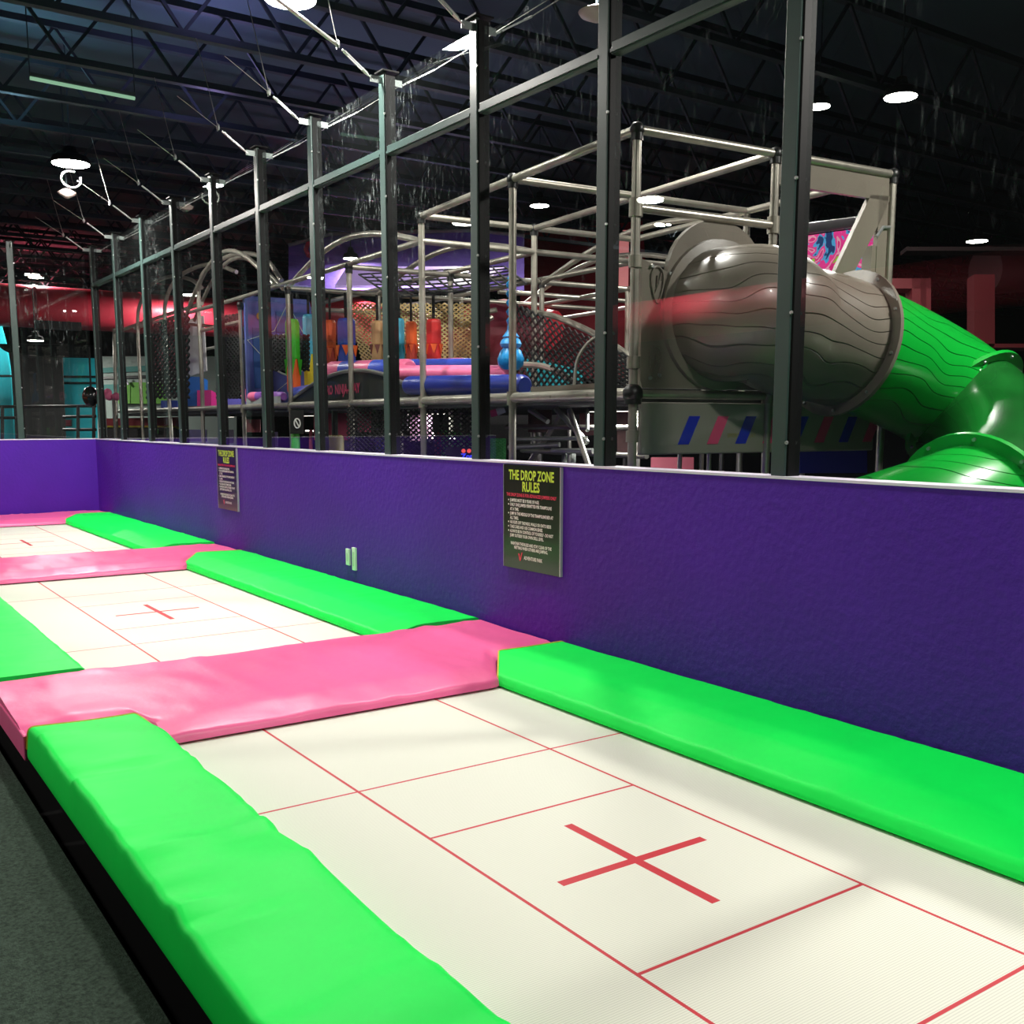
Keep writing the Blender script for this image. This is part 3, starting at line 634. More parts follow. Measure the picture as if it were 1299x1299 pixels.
n = 40; m = MB(); vs = []
for (r, h) in ((SR+.0, -.01), (SR+.06, -.0), (SR+.07, .05), (SR+.0, .05)):
    vs += [L(HA+r*math.cos(2*math.pi*j/n), h-.03, HZC+r*math.sin(2*math.pi*j/n)) for j in range(n)]
m.add(vs, [(i_*n+j, i_*n+(j+1) % n, ((i_+1) % 4)*n+(j+1) % n, ((i_+1) % 4)*n+j) for i_ in range(4) for j in range(n)]).build('rim', slate, ep, True)
for a_, z_ in ((.14, 2.70), (.14, 1.95), (.30, 2.66), (.66, 2.90), (.22, 1.97)): MB().lathe(L(a_, -.005, z_), [(.016, 0), (.012, .012)], 8, -V).build('bolt', chrome, ep)
for zc, s_ in ((2.58, 1), (2.05, 1)):      # embossed leaf marks
    mk = MB(); pts = [L(.19+.07*math.cos(t)*(.7+.3*math.sin(t)), -.004, zc+.12*math.sin(t)) for t in [2*math.pi*k/20 for k in range(20)]]
    mk.tube(pts, .008, 6, closed=True); mk.tube([L(.16, -.004, zc-.08), L(.20, -.004, zc+.0), L(.22, -.004, zc+.08)], .007, 6); mk.tube([L(.19, -.004, zc+.06), L(.185, -.004, zc-.01), L(.225, -.004, zc+.03)], .006, 6)
    mk.build('embossed_leaf', slate, ep, True)
# striped plinth panel below
sp_ = thing('stripe_board', L(1.2, 0, 1.42), 'grey lower panel with slanted blue and pink stripes under the slide', 'panel')
MB().lbox((.07, .0, 1.42), (2.42, .04, 1.785)).build('panel_board', mat('warm_grey_board', (150, 146, 134), .4, coat=.2), sp_, bevel=.012)
bl = mat('stripe_blue', (25, 45, 190), .4); pk = mat('stripe_pink', (235, 85, 130), .4)
for k in range(8):
    a0 = .40+k*.27; q = [L(a0, -.001, 1.49), L(a0+.10, -.001, 1.49), L(a0+.20, -.001, 1.69), L(a0+.10, -.001, 1.69)]
    o = MB().prism(q, -V*.004).build('slanted_stripe', bl if k % 2 == 0 else pk, sp_); o['label'] = 'blue stripe' if k % 2 == 0 else 'pink stripe'
text_mesh('SPORTS & PLAY', .045, L(.86, -.004, 1.535), U, (0, 0, 1), None, sp_, sx=.9).build('small_lettering', mat('dull_yellow_print', (150, 140, 60), .5), sp_)
# cut-out frame plate on the right half of the end face
cp = thing('cut_out_panel', L(1.9, 0, 1.9), 'taupe plate with triangular cut-outs at the top right of the play frame', 'panel')
m = MB()
def fB(x, y): a_, z_ = onB(x, y, 0); return L(a_, 0, z_)
zb = onB(1070, 246, 0)[1]; ar = onB(1113, 300, 0)[0]
m.lbox((1.30, .0, zb), (2.46, .04, 3.54)); m.lbox((ar, .0, 1.9), (2.46, .04, zb))
m.prism([fB(1105, 247), fB(1131, 249), fB(1116, 282), fB(1076, 360), fB(1052, 360)], V*.04)
m.lbox((ar-.05, .005, 1.9), (ar, .10, zb-.35))
m.build('plate', slate, cp)
MB().tube([L(2.33, -.01, 3.08), L(2.40, -.01, 3.16), L(2.52, -.01, 3.17)], .014, 8).build('pipe_strap', chrome, cp, True)
# colourful mural behind it
mu = thing('splash_mural', L(2, 1.6, 2.3), 'bright pink and blue paint-splash mural board behind the cut-out panel', 'mural')
def mural_mat():
    m = bpy.data.materials.new('paint_splash'); m.use_nodes = True; nt = m.node_tree; b = nt.nodes['Principled BSDF']; tc = nt.nodes.new('ShaderNodeTexCoord')
    n = nt.nodes.new('ShaderNodeTexNoise'); n.inputs['Scale'].default_value = 2.6; n.inputs['Detail'].default_value = 2; n.inputs['Distortion'].default_value = 2.4; nt.links.new(tc.outputs['Object'], n.inputs['Vector'])
    cr = nt.nodes.new('ShaderNodeValToRGB'); cr.color_ramp.interpolation = 'CONSTANT'; e = cr.color_ramp.elements
    e[0].position = 0; e[0].color = srgb((30, 60, 120)); e[1].position = .40; e[1].color = srgb((80, 170, 230))
    for p_, c_ in ((.46, (250, 60, 160)), (.54, (250, 170, 200)), (.59, (235, 40, 140)), (.64, (150, 215, 60)), (.68, (90, 180, 235)), (.74, (250, 240, 245))): q = e.new(p_); q.color = srgb(c_)
    nt.links.new(n.outputs[0], cr.inputs[0]); nt.links.new(cr.outputs[0], b.inputs['Base Color']); b.inputs['Roughness'].default_value = .4; return m
mm = mural_mat()
p0 = at(1015, 300, 9.2); p1 = at(1110, 287, 9.6); p2 = at(1110, 400, 9.6); p3 = at(1015, 400, 9.2)
MB().prism([p0, p1, p2, p3], fw*.03).build('mural_board', mm, mu)
MB().tube([p0+Vector((0, 0, .06)), p1+Vector((0, 0, .06))], .05, 10).build('top_roll', colm('dark_roll', (70, 66, 70), .3), mu, True)
# ------------------------------------------------------------------ blue padded panel with porthole
bp_ = thing('porthole_mat', L(.3, 8.6, MZ), 'tall blue padded panel with a round porthole and white star lines', 'panel')
BP = 9.45
def onB(px, py, b):
    r = ray(px, py); o = Vector((0, 0, EYE)); t = (b-(o-O0).dot(V))/r.dot(V); p = o+r*t-O0
    return p.dot(U), p.z
aL = .04; aR = onB(396, 440, BP)[0]; zt = onB(340, 377, BP)[1]; ca, cz = onB(366, 450, BP); hr = .30
n = 64; m = MB(); vs = []; outl2 = [(aL, MZ+.02), (aR, MZ+.02), (aR, zt), (aL, zt)]
for k in range(n):
    an = 2*math.pi*k/n+.001; d = (math.cos(an), math.sin(an)); best = None
    for (x0, zz0), (x1, zz1) in zip(outl2, outl2[1:]+outl2[:1]):
        ex, ez = x1-x0, zz1-zz0; den = d[0]*ez-d[1]*ex
        if abs(den) < 1e-9: continue
        t_ = ((x0-ca)*ez-(zz0-cz)*ex)/den; s_ = ((x0-ca)*d[1]-(zz0-cz)*d[0])/den
        if t_ > 0 and -1e-6 <= s_ <= 1+1e-6 and (best is None or t_ < best): best = t_
    o_ = (ca+d[0]*best, cz+d[1]*best); h_ = (ca+d[0]*hr, cz+d[1]*hr)
    vs += [L(h_[0], BP, h_[1]), L(o_[0], BP, o_[1]), L(o_[0], BP+.1, o_[1]), L(h_[0], BP+.1, h_[1])]
m.add(vs, [(4*k+q, 4*k+(q+1) % 4, 4*((k+1) % n)+(q+1) % 4, 4*((k+1) % n)+q) for k in range(n) for q in range(4)])
m.build('blue_pad', periw, bp_)
o = MB().lbox((aL+.10, BP-.02, MZ+.3), (aL+.36, BP-.001, zt-.45)).build('cobalt_strip', cobalt, bp_)
MB().lbox((aR-.55, BP-.03, zt-.5), (aR, BP-.001, zt-.2)).build('cobalt_band', cobalt, bp_)
MB().tube([L(ca+hr*math.cos(t), BP-.01, cz+hr*math.sin(t)) for t in [2*math.pi*k/32 for k in range(32)]], .014, 6, closed=True).build('porthole_ring', white_p, bp_, True)
star = [(0, 1), (.35, .45), (1, .25), (.55, -.15), (.6, -.9), (0, -.5), (-.6, -.9), (-.55, -.15), (-1, .25), (-.35, .45)]
MB().tube([L(ca+s_[0]*.62, BP-.035, cz+s_[1]*.75) for s_ in star], .007, 5, closed=True).build('star_outline', white_p, bp_)
for (pa, pz) in ((aL+.22, zt-.28), (aL+.30, MZ+.38)): MB().lathe(L(pa, BP-.02, pz), [(.06, 0), (.05, .012)], 14, -V).build('yellow_dot', colm('mustard_dot', (190, 160, 60), .5), bp_)
# ------------------------------------------------------------------ punch bags
def bag(px0, px1, pyt, pyb, d, m1, m2, label, m3=None):
    w = (px1-px0)/1303*d/2; c = at((px0+px1)/2, pyt, d); b = at((px0+px1)/2, pyb, d); h = c.z-b.z
    t = thing('punch_bag', b, label, 'punch bag', 'hanging punch bags')
    hh = h*.55
    MB().lathe(Vector((c.x, c.y, c.z-hh)), [(w*.98, 0), (w, .02), (w, hh*.9), (w*.8, hh)], 8).build('upper_cover', m1, t, bevel=.01)
    MB().lathe(Vector((c.x, c.y, b.z)), [(w*.9, 0), (w*.97, .03), (w*.97, h-hh)], 8).build('lower_cover', m2, t)
    m = MB()
    for k in range(6):
        a = 2*math.pi*k/6; dx, dy = math.cos(a), math.sin(a); tx, ty = -dy, dx; r = w*1.0
        m.prism([(c.x+dx*r+tx*w*.42, c.y+dy*r+ty*w*.42, c.z-hh), (c.x+dx*r-tx*w*.42, c.y+dy*r-ty*w*.42, c.z-hh), (c.x+dx*r, c.y+dy*r, c.z-hh-h*.22)], (dx*.01, dy*.01, 0))
    m.build('pointed_trim', m3 or m1, t)
    top = at((px0+px1)/2, pyt-32, d)
    MB().tube([(c.x, c.y, c.z), (c.x, c.y, top.z)], w*.22, 6).build('hanging_strap', black_f, t)
bag(361, 380, 405, 497, 13.6, bgreen, orange, 'green over orange punch bag, leftmost of the hanging row')
bag(383, 399, 399, 490, 13.9, lblue, yellow, 'light blue over yellow punch bag, second from the left')
bag(411, 426, 406, 470, 13.6, orange, colm('burnt_orange', (190, 60, 40), .5), 'slim orange punch bag left of the blue one')
bag(427, 451, 404, 466, 13.2, blue, blue, 'wide dark blue punch bag behind a pale upright pipe', orange)
bag(470, 487, 407, 462, 13.0, tan, tan, 'tan punch bag between the blue and the second light blue one', colm('brown_trim', (120, 60, 50), .5))
bag(500, 513, 404, 462, 12.9, lblue, lblue, 'light blue punch bag partly hidden by a dark fence post', teal)
bag(514, 529, 408, 460, 12.6, orange, colm('burnt_orange', (190, 60, 40), .5), 'orange punch bag right of the second light blue one')
bag(540, 560, 405, 462, 12.3, red, red, 'red punch bag, rightmost of the hanging row', orange)
# ------------------------------------------------------------------ soft rollers
def roller(px0, py0, px1, py1, d0, d1, rpx, mts, label, nseg=1):
    a = at(px0, py0, d0); b = at(px1, py1, d1); r = rpx/1303*(d0+d1)/2; t = thing('soft_roller', (a+b)/2-Vector((0, 0, r)), label, 'roller', 'soft padded rollers')
    for k in range(nseg):
        p = a+(b-a)*(k/nseg); q = a+(b-a)*((k+1)/nseg); dd = (q-p).normalized(); l = (q-p).length; e = min(.06, l*.25)
        pr = []; pts = []
        if k == 0: pts += [p, p+dd*e*.4, p+dd*e]; pr += [r*.72, r*.93, r]
        else: pts += [p]; pr += [r]
        if k == nseg-1: pts += [q-dd*e, q-dd*e*.4, q]; pr += [r, r*.93, r*.72]
        else: pts += [q]; pr += [r]
        MB().tube(pts, r, 24, radii=pr).build('vinyl_sleeve', mts[k % len(mts)], t, True)
roller(518, 489, 666, 489, 10.3, 8.7, 13, [navy], 'long navy blue padded roller on the deck edge')
roller(504, 473, 648, 474, 10.9, 9.4, 10, [rpink], 'long pink padded roller lying above the navy one')
roller(470, 464, 602, 463, 11.7, 10.4, 8, [rblue], 'blue padded roller behind the pink one')
roller(420, 470, 520, 468, 12.4, 10.9, 12, [rpink, rblue], 'padded roller in pink and blue bands, left end of the stack', 5)
roller(374, 502, 424, 494, 13.6, 12.5, 11, [rblue, rpink], 'short blue and pink roller behind the arched guard')
roller(318, 503, 360, 503, 14.9, 14.0, 6, [rpink, colm('violet_vinyl', (150, 90, 190), .4)], 'low pink and violet roller at the foot of the blue panel', 4)
roller(505, 461, 590, 459, 12.4, 11.5, 5, [rpink], 'pink roller at the back of the stack')
# arched guard with pink lettering
ag = thing('arched_guard', L(0, 5, MZ), 'dark arched see-through guard with pink lettering in front of the rollers', 'guard')
(bl0, zl0), (br0, zr0) = onL(368, 510, .05), onL(530, 498, .05)
top = []
for k in range(21):
    t = k/20; px = 368+(530-368)*t; py = 510-12*t; h = 4*t*(1-t)*34; bq, zq = onL(px, py-h, .05); top.append((bq, zq))
poly = [L(.05, b_, z_) for b_, z_ in top]+[L(.05, top[-1][0], MZ+.05), L(.05, top[0][0], MZ+.05)]
def dark_clear():
    m = bpy.data.materials.new('smoked_mesh'); m.use_nodes = True; nt = m.node_tree; b = nt.nodes['Principled BSDF']; b.inputs['Base Color'].default_value = srgb((40, 48, 46)); b.inputs['Alpha'].default_value = .72; b.inputs['Roughness'].default_value = .3; return m
MB().prism(poly, U*.02).build('smoked_sheet', dark_clear(), ag)
MB().tube([L(.04, b_, z_) for b_, z_ in top], .022, 8).build('arch_rim', steel, ag, True)
bq, zq = onL(408, 501, .03)
text_mesh('ZERO  NINJA-WAY', .15, L(.035, bq, zq), -V, (0, 0, 1), None, ag, sx=.95, bold=.004).build('pink_lettering', mat('rose_print', (190, 50, 90), .5), ag)
# ------------------------------------------------------------------ hanging sky-blue soft climber (bulbous)
hc = thing('hanging_climber', at(648, 468, 9.4), 'sky blue bulbous soft climber hanging from a twisted blue rope', 'climber')
c = at(648, 455, 9.4); s = 9.4/1303
MB().lathe(c-Vector((0, 0, 14*s)), [(10*s, 0), (16*s, 6*s), (17*s, 14*s), (13*s, 24*s), (9*s, 28*s)], 20).build('lower_bulb', skyb, hc, True)
MB().lathe(c+Vector((0, 0, 14*s)), [(12*s, 0), (14*s, 4*s), (12*s, 9*s), (9*s, 12*s)], 20).build('middle_ring', skyb, hc, True)
MB().lathe(c+Vector((0, 0, 27*s)), [(11*s, 0), (5*s, 8*s), (4*s, 16*s)], 20).build('flared_skirt', skyb, hc, True)
pts = [c+Vector((3*s*math.cos(k*.9), 3*s*math.sin(k*.9), (42+k*1.6)*s)) for k in range(38)]
MB().tube(pts, 3.2*s, 7).build('twisted_rope', skyb, hc, True)
# ------------------------------------------------------------------ nets
def net(name, corners, nu, nv, r, mt, label, sag=0, diag=True, kind=None):
    A, B, Cc, D = [Vector(c) for c in corners]; m = MB()
    def pt(u, v): return (A*(1-u)+B*u)*(1-v)+(D*(1-u)+Cc*u)*v-Vector((0, 0, sag*4*u*(1-u)*4*v*(1-v)))
    if diag:
        k = -nv
        while k <= nu:
            pts = [pt(u/nu, (u-k)/nv) for u in range(max(0, k), min(nu, nv+k)+1)]
            if len(pts) > 1: m.tube(pts, r, 4)
            pts = [pt(u/nu, 1-(u-k)/nv) for u in range(max(0, k), min(nu, nv+k)+1)]
            if len(pts) > 1: m.tube(pts, r, 4)
            k += 1
    else:
        for i in range(nu+1): m.tube([pt(i/nu, v/8) for v in range(9)], r, 4)
        for j in range(nv+1): m.tube([pt(u/8, j/nv) for u in range(9)], r, 4)
    o = m.build(name, mt); return tag(o, label, 'net')
net('climbing_net', [at(500, 378, 10.5), at(668, 360, 9.8), at(640, 338, 14), at(455, 348, 14)], 12, 6, .012, rope, 'black square-mesh net stretched as a roof under the lilac panels', .05, False)
net('climbing_net', [at(655, 498, 10.5), at(800, 498, 8.8), at(800, 452, 8.8), at(655, 385, 10.5)], 18, 9, .011, rope, 'black diamond net below the curved pipes left of the slide')
net('climbing_net', [at(470, 500, 15), at(600, 500, 13.5), at(610, 385, 13.5), at(440, 385, 15)], 24, 22, .013, brass, 'gold-coloured mesh screen behind the red punch bag')
net('climbing_net', [at(186, 505, 19.0), at(240, 505, 17.6), at(240, 395, 17.6), at(186, 415, 19)], 9, 12, .022, rope, 'black net between the pipe hoops', 0, True)
net('climbing_net', [at(275, 505, 16.4), at(305, 505, 15.6), at(305, 398, 15.6), at(275, 402, 16.4)], 7, 18, .020, rope, 'black net beside the blue padded panel', 0, True)
net('climbing_net', [at(345, 470, 14.4), at(392, 470, 13.6), at(392, 425, 13.6), at(345, 425, 14.4)], 8, 8, .018, rope, 'black net showing in the round porthole', 0, True)
net('climbing_net', [at(440, 572, 11.5), at(600, 580, 10), at(600, 515, 10), at(440, 515, 11.5)], 24, 10, .008, rope, 'dark mesh under the deck in front of pink panels')
# curved slide rails right
cr_ = thing('curved_climb_rails', at(720, 500, 9.5), 'curved grey guard pipes of a net chute left of the slide', 'guard rail')
def curve(name, pts, r): MB().tube(catmull([at(*q) for q in pts], 6), r, 8).build(name, tube_m, cr_, True)
curve('outer_rail', [(668, 395, 10.6), (705, 402, 10.4), (755, 424, 10), (798, 452, 9.6), (812, 470, 9.5)], .032)
curve('inner_rail', [(655, 462, 10.2), (690, 465, 10), (718, 478, 9.8), (755, 505, 9.4), (765, 520, 9.3)], .032)
curve('hoop', [(728, 490, 9.2), (733, 455, 9.2), (752, 430, 9.2), (775, 430, 9.2)], .014)
curve('hoop', [(775, 485, 9.0), (782, 462, 9.0), (800, 452, 9.0), (812, 460, 9.0)], .014)
MB().prism([at(668, 500, 11), at(740, 500, 11), at(740, 470, 11), at(690, 458, 11), at(668, 455, 11)], fw*.05).build('teal_backboard', teal, cr_)
# brace pipes under deck left of slide
ub = thing('under_deck_brace', at(720, 560, 9.2), 'crossing silver brace pipes under the deck left of the slide', 'brace')
for q0, q1, r in (((705, 518), (745, 562), .03), ((672, 520), (695, 535), .026), ((645, 568), (710, 564), .028), ((650, 557), (745, 556), .024), ((700, 572), (752, 572), .03), ((716, 574), (716, 600), .03), ((727, 574), (727, 600), .03), ((745, 520), (745, 546), .02)):
    MB().tube([at(*q0, 9.0), at(*q1, 8.8)], r*.85, 8).build('brace_pipe', steel, ub, True)
# ------------------------------------------------------------------ background panels
def panel(name, pts, d, mt, label, cat, th=.06, group=None):
    o = MB().prism([at(x, y, d) if not isinstance(d, (list, tuple)) else at(x, y, d[i]) for i, (x, y) in enumerate(pts)], fw*th).build(name, mt); return tag(o, label, cat, group)
t = thing('purple_banner', at(480, 350, 22), 'large dim purple banner wall with red shapes, high behind the pipe arches', 'banner')
MB().prism([at(366, 312, 22), at(420, 298, 22), at(600, 293, 21.3), at(665, 300, 20.9), at(665, 368, 20.9), at(366, 368, 22)], fw*.1).build('banner_sheet', colm('deep_purple_banner', (98, 76, 158), .7, var=.2), t)
MB().tube([at(366, 311, 21.9), at(420, 297, 21.9), at(600, 292, 21.2), at(665, 299, 20.8)], .04, 6).build('top_pipe', steel, t)
text_mesh('G', .55, at(385, 328, 21.85), rt, (0, 0, 1), None, t, bold=.02).build('red_shape', mat('dull_red_print', (150, 30, 60), .6), t)
m = MB()
for k, (px, py) in enumerate(((458, 324), (464, 320), (470, 325), (476, 321))): m.ball(at(px, py, 21.9), .07, 8)
m.build('red_shape', mat('dull_red_print', (150, 30, 60), .6), t)
tag(MB().prism([at(425, 362, 17), at(610, 362, 16), at(640, 338, 17), at(440, 338, 18.5)], Vector((0, 0, -.04))).build('canopy_panel', lilac), 'glowing lilac canopy panels under the purple banner', 'canopy')
glow('canopy_lamp', at(520, 385, 16.5), (.8, .65, 1), 60, 1.2)
t = thing('red_duct', at(200, 410, 33), 'long round red air duct crossing behind the playground at left', 'duct')
A = onZ(-120, 403, 5.0); d0 = 30
a = Vector((-14, 33, 4.95)); b = Vector((24, 33, 4.95))
MB().tube([a+(b-a)*k/30 for k in range(31)], .60, 24).build('duct_shell', duct_m, t, True)
p = onY(74, 413, 32.4); MB().box((p.x-.62, 32.34, p.z-.12), (p.x+.62, 32.45, p.z+.12)).build('vent_grille', joint_m, t)
for k in range(12): x = -12+3*k; MB().tube([(x-.03, 33, 4.95), (x+.03, 33, 4.95)], .625, 24).build('duct_band', duct_m, t, True)
t = thing('red_duct', (-9, 20, 4), 'red air duct along the left side, seen only as a reflected streak', 'duct')
MB().tube([(-9, 4, 4.15), (-9, 31, 4.15)], .5, 24).build('duct_shell', duct_m, t, True)
for y_ in range(5, 31, 4): MB().tube([(-9, y_, 4.6), (-9, y_, 6.84)], .01, 5).build('hanger', joist_m, t)
t = tag(MB().tube([(17.5, 10.6, 4.3), (30, 6.5, 5.4)], .42, 20).build('red_duct', colm('maroon_duct', (46, 12, 18), .7), None, True), 'dark red duct in the shadows at the right frame edge', 'duct')
for k in (.1, .5, .9): MB().tube([(17.5+12.5*k, 10.6-4.1*k, 4.65+1.1*k), (17.5+12.5*k, 10.6-4.1*k, 6.84)], .012, 5).build('hanger', joist_m, t)
# left background: teal wall, curtain, rails, ball, bows
tw = thing('teal_wall_panel', at(60, 520, 30), 'flat teal wall panel with black frame lines beyond the back wall', 'panel')
MB().prism([at(-60, 396, 31), at(-2, 402, 31), at(8, 440, 31), at(14, 480, 31), at(18, 572, 31), at(-60, 572, 31)], fw*.1).build('teal_board', teal, tw)
MB().prism([at(75, 448, 31), at(124, 448, 31), at(124, 572, 31), at(80, 572, 31)], fw*.1).build('teal_board', teal, tw)
for q0, q1 in (((78, 478), (122, 478)), ((78, 486), (122, 486)), ((0, 477), (20, 477))): MB().tube([at(*q0, 30.8), at(*q1, 30.8)], .035, 6).build('frame_line', joint_m, tw)
panel('black_curtain', [(12, 436), (78, 436), (83, 560), (20, 560)], 29.5, mat('black_curtain_cloth', (6, 8, 9), .65), 'black glossy curtain hanging between the teal panels', 'curtain')
panel('black_board', [(-6, 436), (122, 438), (122, 454), (76, 453), (12, 448), (4, 444)], 29.4, darkwall, 'black header board above the teal panels', 'board')
rl = thing('railing', at(100, 540, 24), 'black metal railing in front of the teal panel', 'railing')
for q0, q1 in (((-10, 516), (122, 515)), ((80, 529), (122, 528)), ((0, 530), (20, 530)), ((80, 545), (122, 545))): MB().tube([at(*q0, 24), at(*q1, 24)], .035, 6).build('rail', joint_m, rl)
for px in (3, 99, 119): MB().tube([at(px, 515, 24), at(px, 575, 24)], .04, 6).build('upright', joint_m, rl)
sg = thing('small_sign', at(87, 540, 23.8), 'tiny dark sign with red letters on the black railing', 'sign')
MB().prism([at(82, 532, 23.8), at(91, 532, 23.8), at(91, 541, 23.8), at(82, 541, 23.8)], fw*.02).build('sign_board', joint_m, sg)
for k in range(3): MB().prism([at(83.5, 533.5+k*2.4, 23.78), at(89.5, 533.5+k*2.4, 23.78), at(89.5, 534.8+k*2.4, 23.78), at(83.5, 534.8+k*2.4, 23.78)], -fw*.004).build('red_letter_line', mat('dull_red_print', (150, 30, 60), .6), sg)
t = thing('punching_ball', at(115, 503, 23), 'big black punching ball hanging beside the corner post', 'ball')
MB().ball(at(115, 503, 23), .19*.95, 20, (1, 1, 1.25)).build('ball', mat('black_gloss', (16, 16, 20), .2), t, True)
MB().tube([at(115, 490, 23), at(113, 440, 23)], .02, 6).build('cord', black_f, t)
for i, (px, py, lab) in enumerate(((132, 498, 'left pink bow-shaped cushion on a stand behind the corner'), (143, 503, 'right pink bow-shaped cushion on a stand behind the corner'))):
    c = at(px, py, 21); t = thing('bow_cushion', c, lab, 'cushion', 'pink bow cushions')
    m = MB()
    for s_ in (-1, 1): m.ball(c+rt*s_*.075, .085, 10, (1, .6, 1.0))
    m.build('bow_loops', rpink, t, True); MB().ball(c, .045, 8).build('knot', pk, t, True)
    MB().tube([c-Vector((0, 0, .05)), c-Vector((0, 0, .9))], .02, 6).build('stand', steel, t)
# striped mural behind the hoops
t = thing('striped_mural', at(190, 500, 28), 'mural wall in grey, teal and green bands behind the pipe hoops', 'mural')
def band(pts, mt, name='band', dd=0): MB().prism([at(x, y, 28-dd) for x, y in pts], fw*.05).build(name, mt, t)
band([(124, 452), (300, 452), (300, 625), (124, 625)], colm('mural_grey', (150, 165, 158), .6), 'mural_board')
tg = colm('mural_teal_green', (60, 130, 125), .6); gg = colm('mural_green', (95, 160, 50), .6)
band([(124, 467), (240, 461), (240, 469), (124, 473)], tg, dd=.06); band([(124, 478), (240, 474), (240, 478), (124, 481)], joint_m, dd=.06); band([(124, 488), (200, 486), (250, 500), (124, 500)], tg, dd=.06)
band([(160, 485), (205, 485), (213, 512), (155, 512)], gg, dd=.1); band([(150, 496), (165, 486), (165, 512), (150, 512)], gg, dd=.12)
for q0, q1 in (((157, 478), (163, 488)), ((197, 478), (207, 495))): MB().tube([at(*q0, 27.8), at(*q1, 27.8)], .03, 6).build('white_streak', captrim, t)
t = thing('red_counter', at(170, 535, 24), 'red-topped low counter with a yellow trim line below the deck at left', 'counter')
MB().prism([at(128, 531, 24), at(225, 529, 24), at(222, 540, 24), at(128, 540, 24)], fw*.4).build('red_top', colm('red_counter_vinyl', (185, 50, 62), .5), t)
MB().prism([at(128, 540, 24), at(222, 540, 24), at(222, 542, 24), at(128, 542, 24)], fw*.4).build('yellow_trim', yellow, t)
MB().prism([at(128, 542, 24.1), at(222, 542, 24.1), at(222, 580, 24.1), at(128, 580, 24.1)], fw*.4).build('counter_front', joint_m, t)
m = MB(); m.prism([at(195, 544, 23.98), at(201, 544, 23.98), at(201, 550, 23.98), at(195, 550, 23.98)], -fw*.01); o = m.build('green_label', bgreen, t)
# colourful low blocks behind the dense nets
for (px0, py0, px1, py1, d, mt, lab) in ((204, 508, 225, 517, 20, blue, 'low blue soft block behind the hoops'), (232, 478, 256, 515, 20.5, colm('azure_block', (40, 120, 215), .5), 'azure soft block seen through the dense net'), (250, 495, 268, 515, 20.4, colm('magenta_block', (230, 50, 150), .5), 'magenta soft block next to the azure one'), (283, 505, 305, 514, 18, colm('violet_block', (90, 80, 190), .5), 'flat violet soft block left of the blue panel'), (295, 490, 306, 505, 18.5, rpink, 'small pink soft block left of the blue panel')):
    panel('soft_block', [(px0, py0), (px1, py0), (px1, py1), (px0, py1)], d, mt, lab, 'block', .4, 'soft blocks behind the hoops')
panel('light_board', [(228, 408), (258, 400), (262, 470), (232, 480)], 21, colm('pale_board', (215, 215, 215), .6), 'pale sloping board behind the dense black net', 'board')
# hoops
hp = thing('pipe_hoops', L(0, 12, MZ), 'row of tall rounded grey pipe hoops at the far left of the play frame', 'hoop frame')
def hoop(pts, r=.036): MB().tube(catmull([at(*q) for q in pts], 7), r, 10).build('hoop', tube_m, hp, True)
hoop([(182, 560, 21.4), (179, 500, 21.4), (175, 420, 21.4), (177, 388, 21.3), (190, 363, 21), (215, 351, 20.3), (240, 354, 19.6), (256, 365, 19)])
hoop([(218, 565, 19), (213, 480, 19), (209, 405, 19), (212, 376, 18.9), (226, 352, 18.6), (252, 338, 18), (275, 336, 17.5), (300, 345, 17)])
hoop([(258, 565, 17.5), (256, 480, 17.3), (252, 385, 17.2), (254, 358, 17.1), (262, 342, 16.9), (290, 325, 16.4), (318, 322, 16), (340, 332, 15.6), (357, 356, 15.3)])
MB().tube([at(150, 420, 24), at(185, 408, 21.3), at(256, 385, 17.2)], .035, 8).build('tie_pipe', tube_m, hp, True)
MB().tube([at(145, 417, 23.5), at(148, 560, 23.5)], .04, 8).build('upright_pipe', tube_m, hp, True)
MB().tube([at(182, 407, 21.3), at(310, 417, 17)], .03, 8).build('tie_pipe', tube_m, hp, True)
MB().tube([at(254, 420, 17.3), at(305, 408, 15.2)], .03, 8).build('tie_pipe', tube_m, hp, True)
# red curved tent and dark red walls
t = thing('red_arch_tunnel', at(600, 430, 14), 'dark red arched tunnel mouth with pale pipe ribs right of the punch bags', 'tunnel')
MB().prism([at(577, 490, 14.5)]+[at(577+50*(1-math.cos(k*math.pi/2/8))*1.0+0, 440-55*math.sin(k*math.pi/2/8), 14.5) for k in range(9)]+[at(668, 388, 14), at(690, 410, 13.8), at(690, 490, 13.8)], fw*.5).build('tunnel_cover', colm('maroon_vinyl', (110, 32, 52), .5), t)
for q in ([(575, 470, 13.9), (582, 430, 13.9), (600, 402, 13.8), (630, 393, 13.7)], [(585, 485, 13.7), (590, 440, 13.7), (605, 415, 13.6), (625, 402, 13.6)]): MB().tube(catmull([at(*p_) for p_ in q], 6), .035, 8).build('rib', tube_m, t, True)
tag(MB().tube([at(405, 402, 24), at(450, 400, 23), at(480, 415, 21)], .42, 16).build('red_tube_slide', colm('red_tube_plastic', (205, 45, 62), .4), None, True), 'coral red tube section behind the punch bags', 'slide')
tag(MB().tube([at(600, 412, 15.8), at(640, 405, 15.5), at(700, 420, 15)], .30, 16).build('red_tube_slide', colm('red_tube_plastic', (205, 45, 62), .4), None, True), 'red tube behind the hanging blue climber', 'slide')
wq = MB(); wq.prism([at(660, 296, 24), at(815, 280, 24), at(830, 480, 24), at(660, 480, 24)], fw*.2)
struct(wq.build('wall_dark_red', redwall))
t = thing('lit_doorway', at(790, 350, 23), 'tall narrow pale pink light strip on the dark red wall behind a post', 'light strip')
